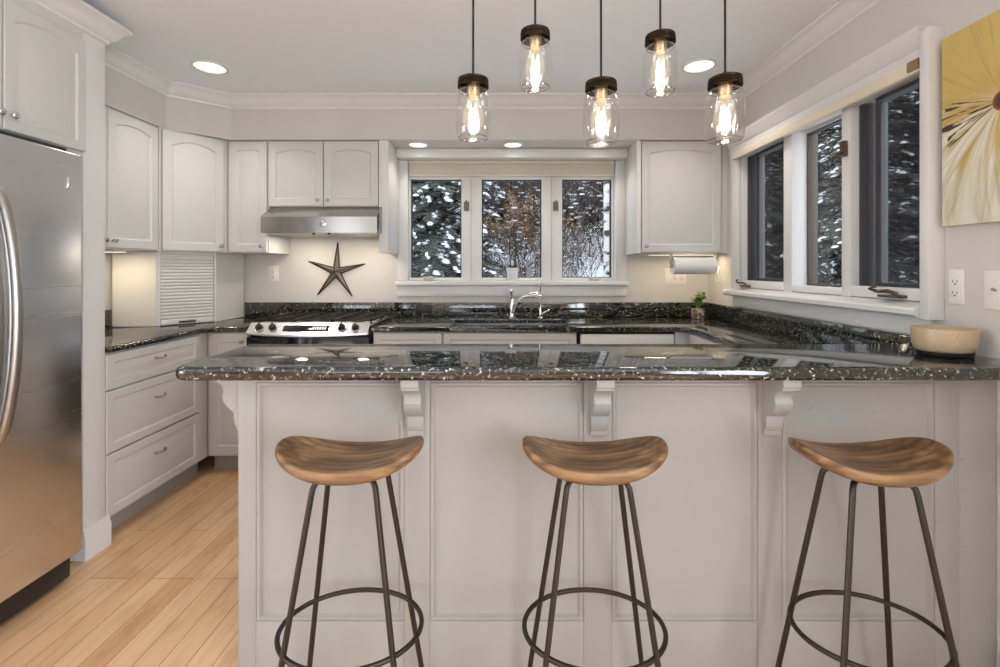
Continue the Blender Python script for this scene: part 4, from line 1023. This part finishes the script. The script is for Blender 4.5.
# ================================================================== OUTDOORS
def gz(x, y):
    d = max(0, math.hypot(x, y)-4)
    return -0.15+0.34*min(d,4.5)+0.22*max(0,d-4.5)+0.10*math.sin(x*1.3+0.4)+0.08*math.sin(y*1.1+x*0.5)+0.05*math.sin(x*3.1)*math.cos(y*2.3)
mb = MB(); n = 70; Vg = []
for i in range(n+1):
    row = []
    for j in range(n+1):
        x = -14+34*i/n; y = -6+34*j/n; row.append(mb.bm.verts.new((x, y, gz(x, y))))
    Vg.append(row)
for i in range(n):
    for j in range(n):
        x = -14+34*(i+.5)/n; y = -6+34*(j+.5)/n
        if x < XR+0.4 and y < YB+0.4: continue
        mb.bm.faces.new((Vg[i][j], Vg[i+1][j], Vg[i+1][j+1], Vg[i][j+1]))
bmesh.ops.delete(mb.bm, geom=[v for v in mb.bm.verts if not v.link_faces], context='VERTS')
mb.build('snowy_ground', 'snow', smooth=80, kind='structure')

def make_conifer(label, loc, H, R, seed, group, snowy=0.5):
    rg = random.Random(seed)
    t = thing('snowy_conifer', label, 'tree', loc, 0, group)
    MB().cyl((0,0,-0.3), (0,0,H*0.97), 0.035*H*0.6, 0.01, 8).build('trunk', 'bark', t)
    verts, faces, sv, sf = [], [], [], []
    z = 0.03*H
    while z < H*0.97:
        f = 1-z/H; ln = R*(f**0.8)+0.10; nb = int(7+5*f)
        for k in range(nb):
            a = rg.uniform(0, 2*PI); L_ = ln*rg.uniform(0.75,1.1); dr = rg.uniform(0.25,0.5)
            d = Vector((math.cos(a), math.sin(a), 0)); s_ = Vector((-d.y, d.x, 0)); z0 = z+rg.uniform(-0.1,0.1)
            ns = max(5, int(L_/0.055)); prevp = None
            for i in range(ns):
                u = (i+0.5)/ns; p = d*L_*u+Vector((0,0,z0-dr*L_*u*u+0.1*L_*u)); wd = 0.34*L_*math.sin(PI*min(1,u*0.75+0.22))*0.75
                for sgn in (-1, 1):
                    for q in range(2):
                        tl = wd*rg.uniform(0.6,1.1)
                        dirn = (s_*sgn+d*rg.uniform(0.3,0.9)+Vector((0,0,rg.uniform(-0.55,-0.05)))).normalized()
                        e = p+dirn*tl; wv = 0.018+0.012*rg.random(); up = Vector((0,0,wv)) if q else d*wv
                        if rg.random() < snowy*0.5:
                            b1 = len(sv); o3 = Vector((0,0,0.012)); sv.extend((p+dirn*tl*0.4-d*0.03+o3, p+dirn*tl*0.4+d*0.03+o3, e+d*0.015+o3, e-d*0.015+o3)); sf.append((b1,b1+1,b1+2,b1+3))
                        b0 = len(verts); verts.extend((p-up, p+up, e+up*0.3, e-up*0.3)); faces.append((b0,b0+1,b0+2,b0+3))
            # snow clumps along the branch
            for i in range(ns+3):
                if rg.random() > snowy*0.8: continue
                u = min(1.0, (i+rg.random())/ns); wd = 0.26*L_*math.sin(PI*min(1,u*0.75+0.22))*0.7
                p = d*L_*u+s_*wd*rg.uniform(-0.8,0.8)+Vector((0,0,z0-dr*L_*u*u+0.1*L_*u+0.01-0.1*wd))
                rx, ry, rz_ = rg.uniform(0.03,0.085), rg.uniform(0.025,0.06), rg.uniform(0.018,0.04); b0 = len(sv); seg = 6
                sv.append(p+Vector((0,0,rz_)))
                for w_, hh in ((0.6, 0.75), (1.0, -0.1)):
                    for c_ in range(seg):
                        an = 2*PI*c_/seg; rr_ = w_*rg.uniform(0.6,1.25); sv.append(p+d*rx*rr_*math.cos(an)+s_*ry*rr_*math.sin(an)+Vector((0,0,rz_*hh-dr*0.6*rx*math.cos(an)*w_)))
                for c_ in range(seg):
                    c2 = (c_+1) % seg; sf.append((b0, b0+1+c_, b0+1+c2)); sf.append((b0+1+c_, b0+1+seg+c_, b0+1+seg+c2, b0+1+c2))
        z += 0.11+0.07*f
    for nm, V_, F_, m_ in (('foliage', verts, faces, 'needle'), ('snow_cover', sv, sf, 'snow')):
        me = bpy.data.meshes.new(nm); me.from_pydata([tuple(v) for v in V_], [], F_); me.materials.append(M[m_])
        if nm == 'snow_cover': me.polygons.foreach_set('use_smooth', [True]*len(F_))
        o_ = bpy.data.objects.new(nm, me); COL.objects.link(o_); o_.parent = t
    return t
TB = 'snow-laden dark conifer standing outside behind the window over the sink'
TS = 'snow-dusted dark conifer standing outside beyond the side window'
c0 = make_conifer(TB, (-1.15, 7.2, gz(-1.15,7.2)-0.2), 5.2, 1.45, 1, 'conifers behind the sink window', 0.75)
c1 = make_conifer(TS, (5.2, 6.3, gz(5.2,6.3)), 5.8, 1.7, 2, 'conifers beyond the side window', 0.32)
for x, y, s_, rz, src in ((-2.6,9.5,1.2,1,0), (0.3,13.0,1.25,2,0), (-0.9,13.5,1.3,4,0), (2.1,13.2,1.2,5,0), (-3.4,13.0,1.4,3,0), (3.6,12.0,1.3,0.6,0), (1.0,15.5,1.6,1.6,0), (-2.0,16.0,1.6,2.6,0), (2.9,15.5,1.6,3.1,0)):
    c = copy_tree(c0); c.location = (x, y, gz(x,y)-0.2); c.scale = (s_,)*3; c.rotation_euler.z = rz
for x, y, s_, rz in ((4.2,8.2,1.0,1.0), (6.4,8.3,1.15,2.0), (6.9,5.2,1.1,3.0), (5.3,4.0,0.95,4.2), (8.3,6.9,1.3,5.0), (4.8,10.3,1.2,0.5), (8.0,9.6,1.4,2.2), (9.6,4.6,1.4,3.3), (3.3,6.9,0.8,4.0), (10.5,8.0,1.5,1.3), (4.1,5.1,0.62,5.4)):
    c = copy_tree(c1); c.location = (x, y, gz(x,y)-0.2); c.scale = (s_,)*3; c.rotation_euler.z = rz
# birch close to the right pane
mb = MB(); bx, by = 1.155, 5.15
mb.tube([(0,0,-0.4), (0.005,0,0.8), (0.0,0,1.6), (-0.01,0,2.6), (0.03,0,4.2)], 0.06, 14, rr=[0.075,0.066,0.062,0.058,0.045])
t = thing('birch_tree', 'white-barked birch outside the right pane of the sink window', 'tree', (bx, by, gz(bx,by)))
mb.build('trunk', 'birch', t)
mb = MB(); rg = random.Random(9)
for k in range(14):
    z = rg.uniform(1.4, 4.0); a = rg.uniform(0, 2*PI); p = Vector((0,0,z)); pts = [p]; d = Vector((math.cos(a), math.sin(a), 0.5))
    for i in range(5): d = (d+Vector((rg.uniform(-.3,.3), rg.uniform(-.3,.3), rg.uniform(-.2,.2)))).normalized(); p = p+d*0.17; pts.append(p)
    mb.tube(pts, 0.01, 5, rr=[0.011,0.009,0.008,0.006,0.004,0.002])
mb.build('branches', 'twig', t)
# bare shrubs, tangled
def make_shrub(label, loc, H, W, seed, nst, dry=False, group=None):
    rg = random.Random(seed); t = thing('bare_shrub', label, 'shrub', loc, 0, group); mb = MB(); ml = MB(); sn = MB()
    def grow(p, d, ln, r_, lv):
        pts = [p]; n_ = 4
        for i in range(n_):
            d = (d+Vector((rg.uniform(-.28,.28), rg.uniform(-.28,.28), rg.uniform(-.15,.2)))).normalized(); p = p+d*ln/n_; pts.append(p)
            if lv < 2 and i > 0:
                for q in range(2): grow(p, (d+Vector((rg.uniform(-.9,.9), rg.uniform(-.9,.9), rg.uniform(-.3,.6)))).normalized(), ln*0.55, r_*0.55, lv+1)
            if dry and lv == 2:
                for q in range(3): leaf(ml, p, Vector((rg.uniform(-1,1), rg.uniform(-1,1), rg.uniform(-.6,.6))), 0.05, 0.014)
            if lv == 1 and rg.random() < 0.25: sn.sphere(p, 0.03, 1.8, 1.3, 0.5, 6, 4)
        mb.tube(pts, r_, 4, rr=[r_*(1-0.16*i) for i in range(len(pts))])
    for k in range(nst):
        a = rg.uniform(0, 2*PI); grow(Vector((rg.uniform(-W,W)*0.4, rg.uniform(-W,W)*0.3, -0.1)), Vector((math.cos(a)*0.45, math.sin(a)*0.45, 1)).normalized(), H*rg.uniform(0.7,1), 0.013, 0)
    mb.build('branches', 'twig', t, recalc=False)
    if dry: ml.build('dry_leaves', 'dry', t, recalc=False)
    else: ml.bm.free()
    sn.build('snow_cover', 'snow', t)
    return t
make_shrub('bare shrub with tan dry leaves outside the middle pane', (0.15, 7.3, gz(0.15,7.3)), 0.95, 0.7, 5, 9, True)
sh = make_shrub('dark leafless shrub tangle outside behind the window over the sink', (1.05, 8.2, gz(1.05,8.2)), 1.9, 1.2, 6, 11, False, 'leafless shrubs behind the sink window')
for x, y, s_, rz in ((0.75,6.3,0.42,1), (0.35,6.6,0.4,2.5), (-0.1,6.9,0.42,3.5), (1.2,6.6,0.45,5), (-0.75,7.0,0.35,0.2), (-0.15,9.2,1.1,2), (1.75,8.8,1.2,3), (0.6,9.8,1.3,4), (1.5,10.5,1.4,0.4)):
    c = copy_tree(sh); c.location = (x, y, gz(x,y)); c.scale = (s_,)*3; c.rotation_euler.z = rz
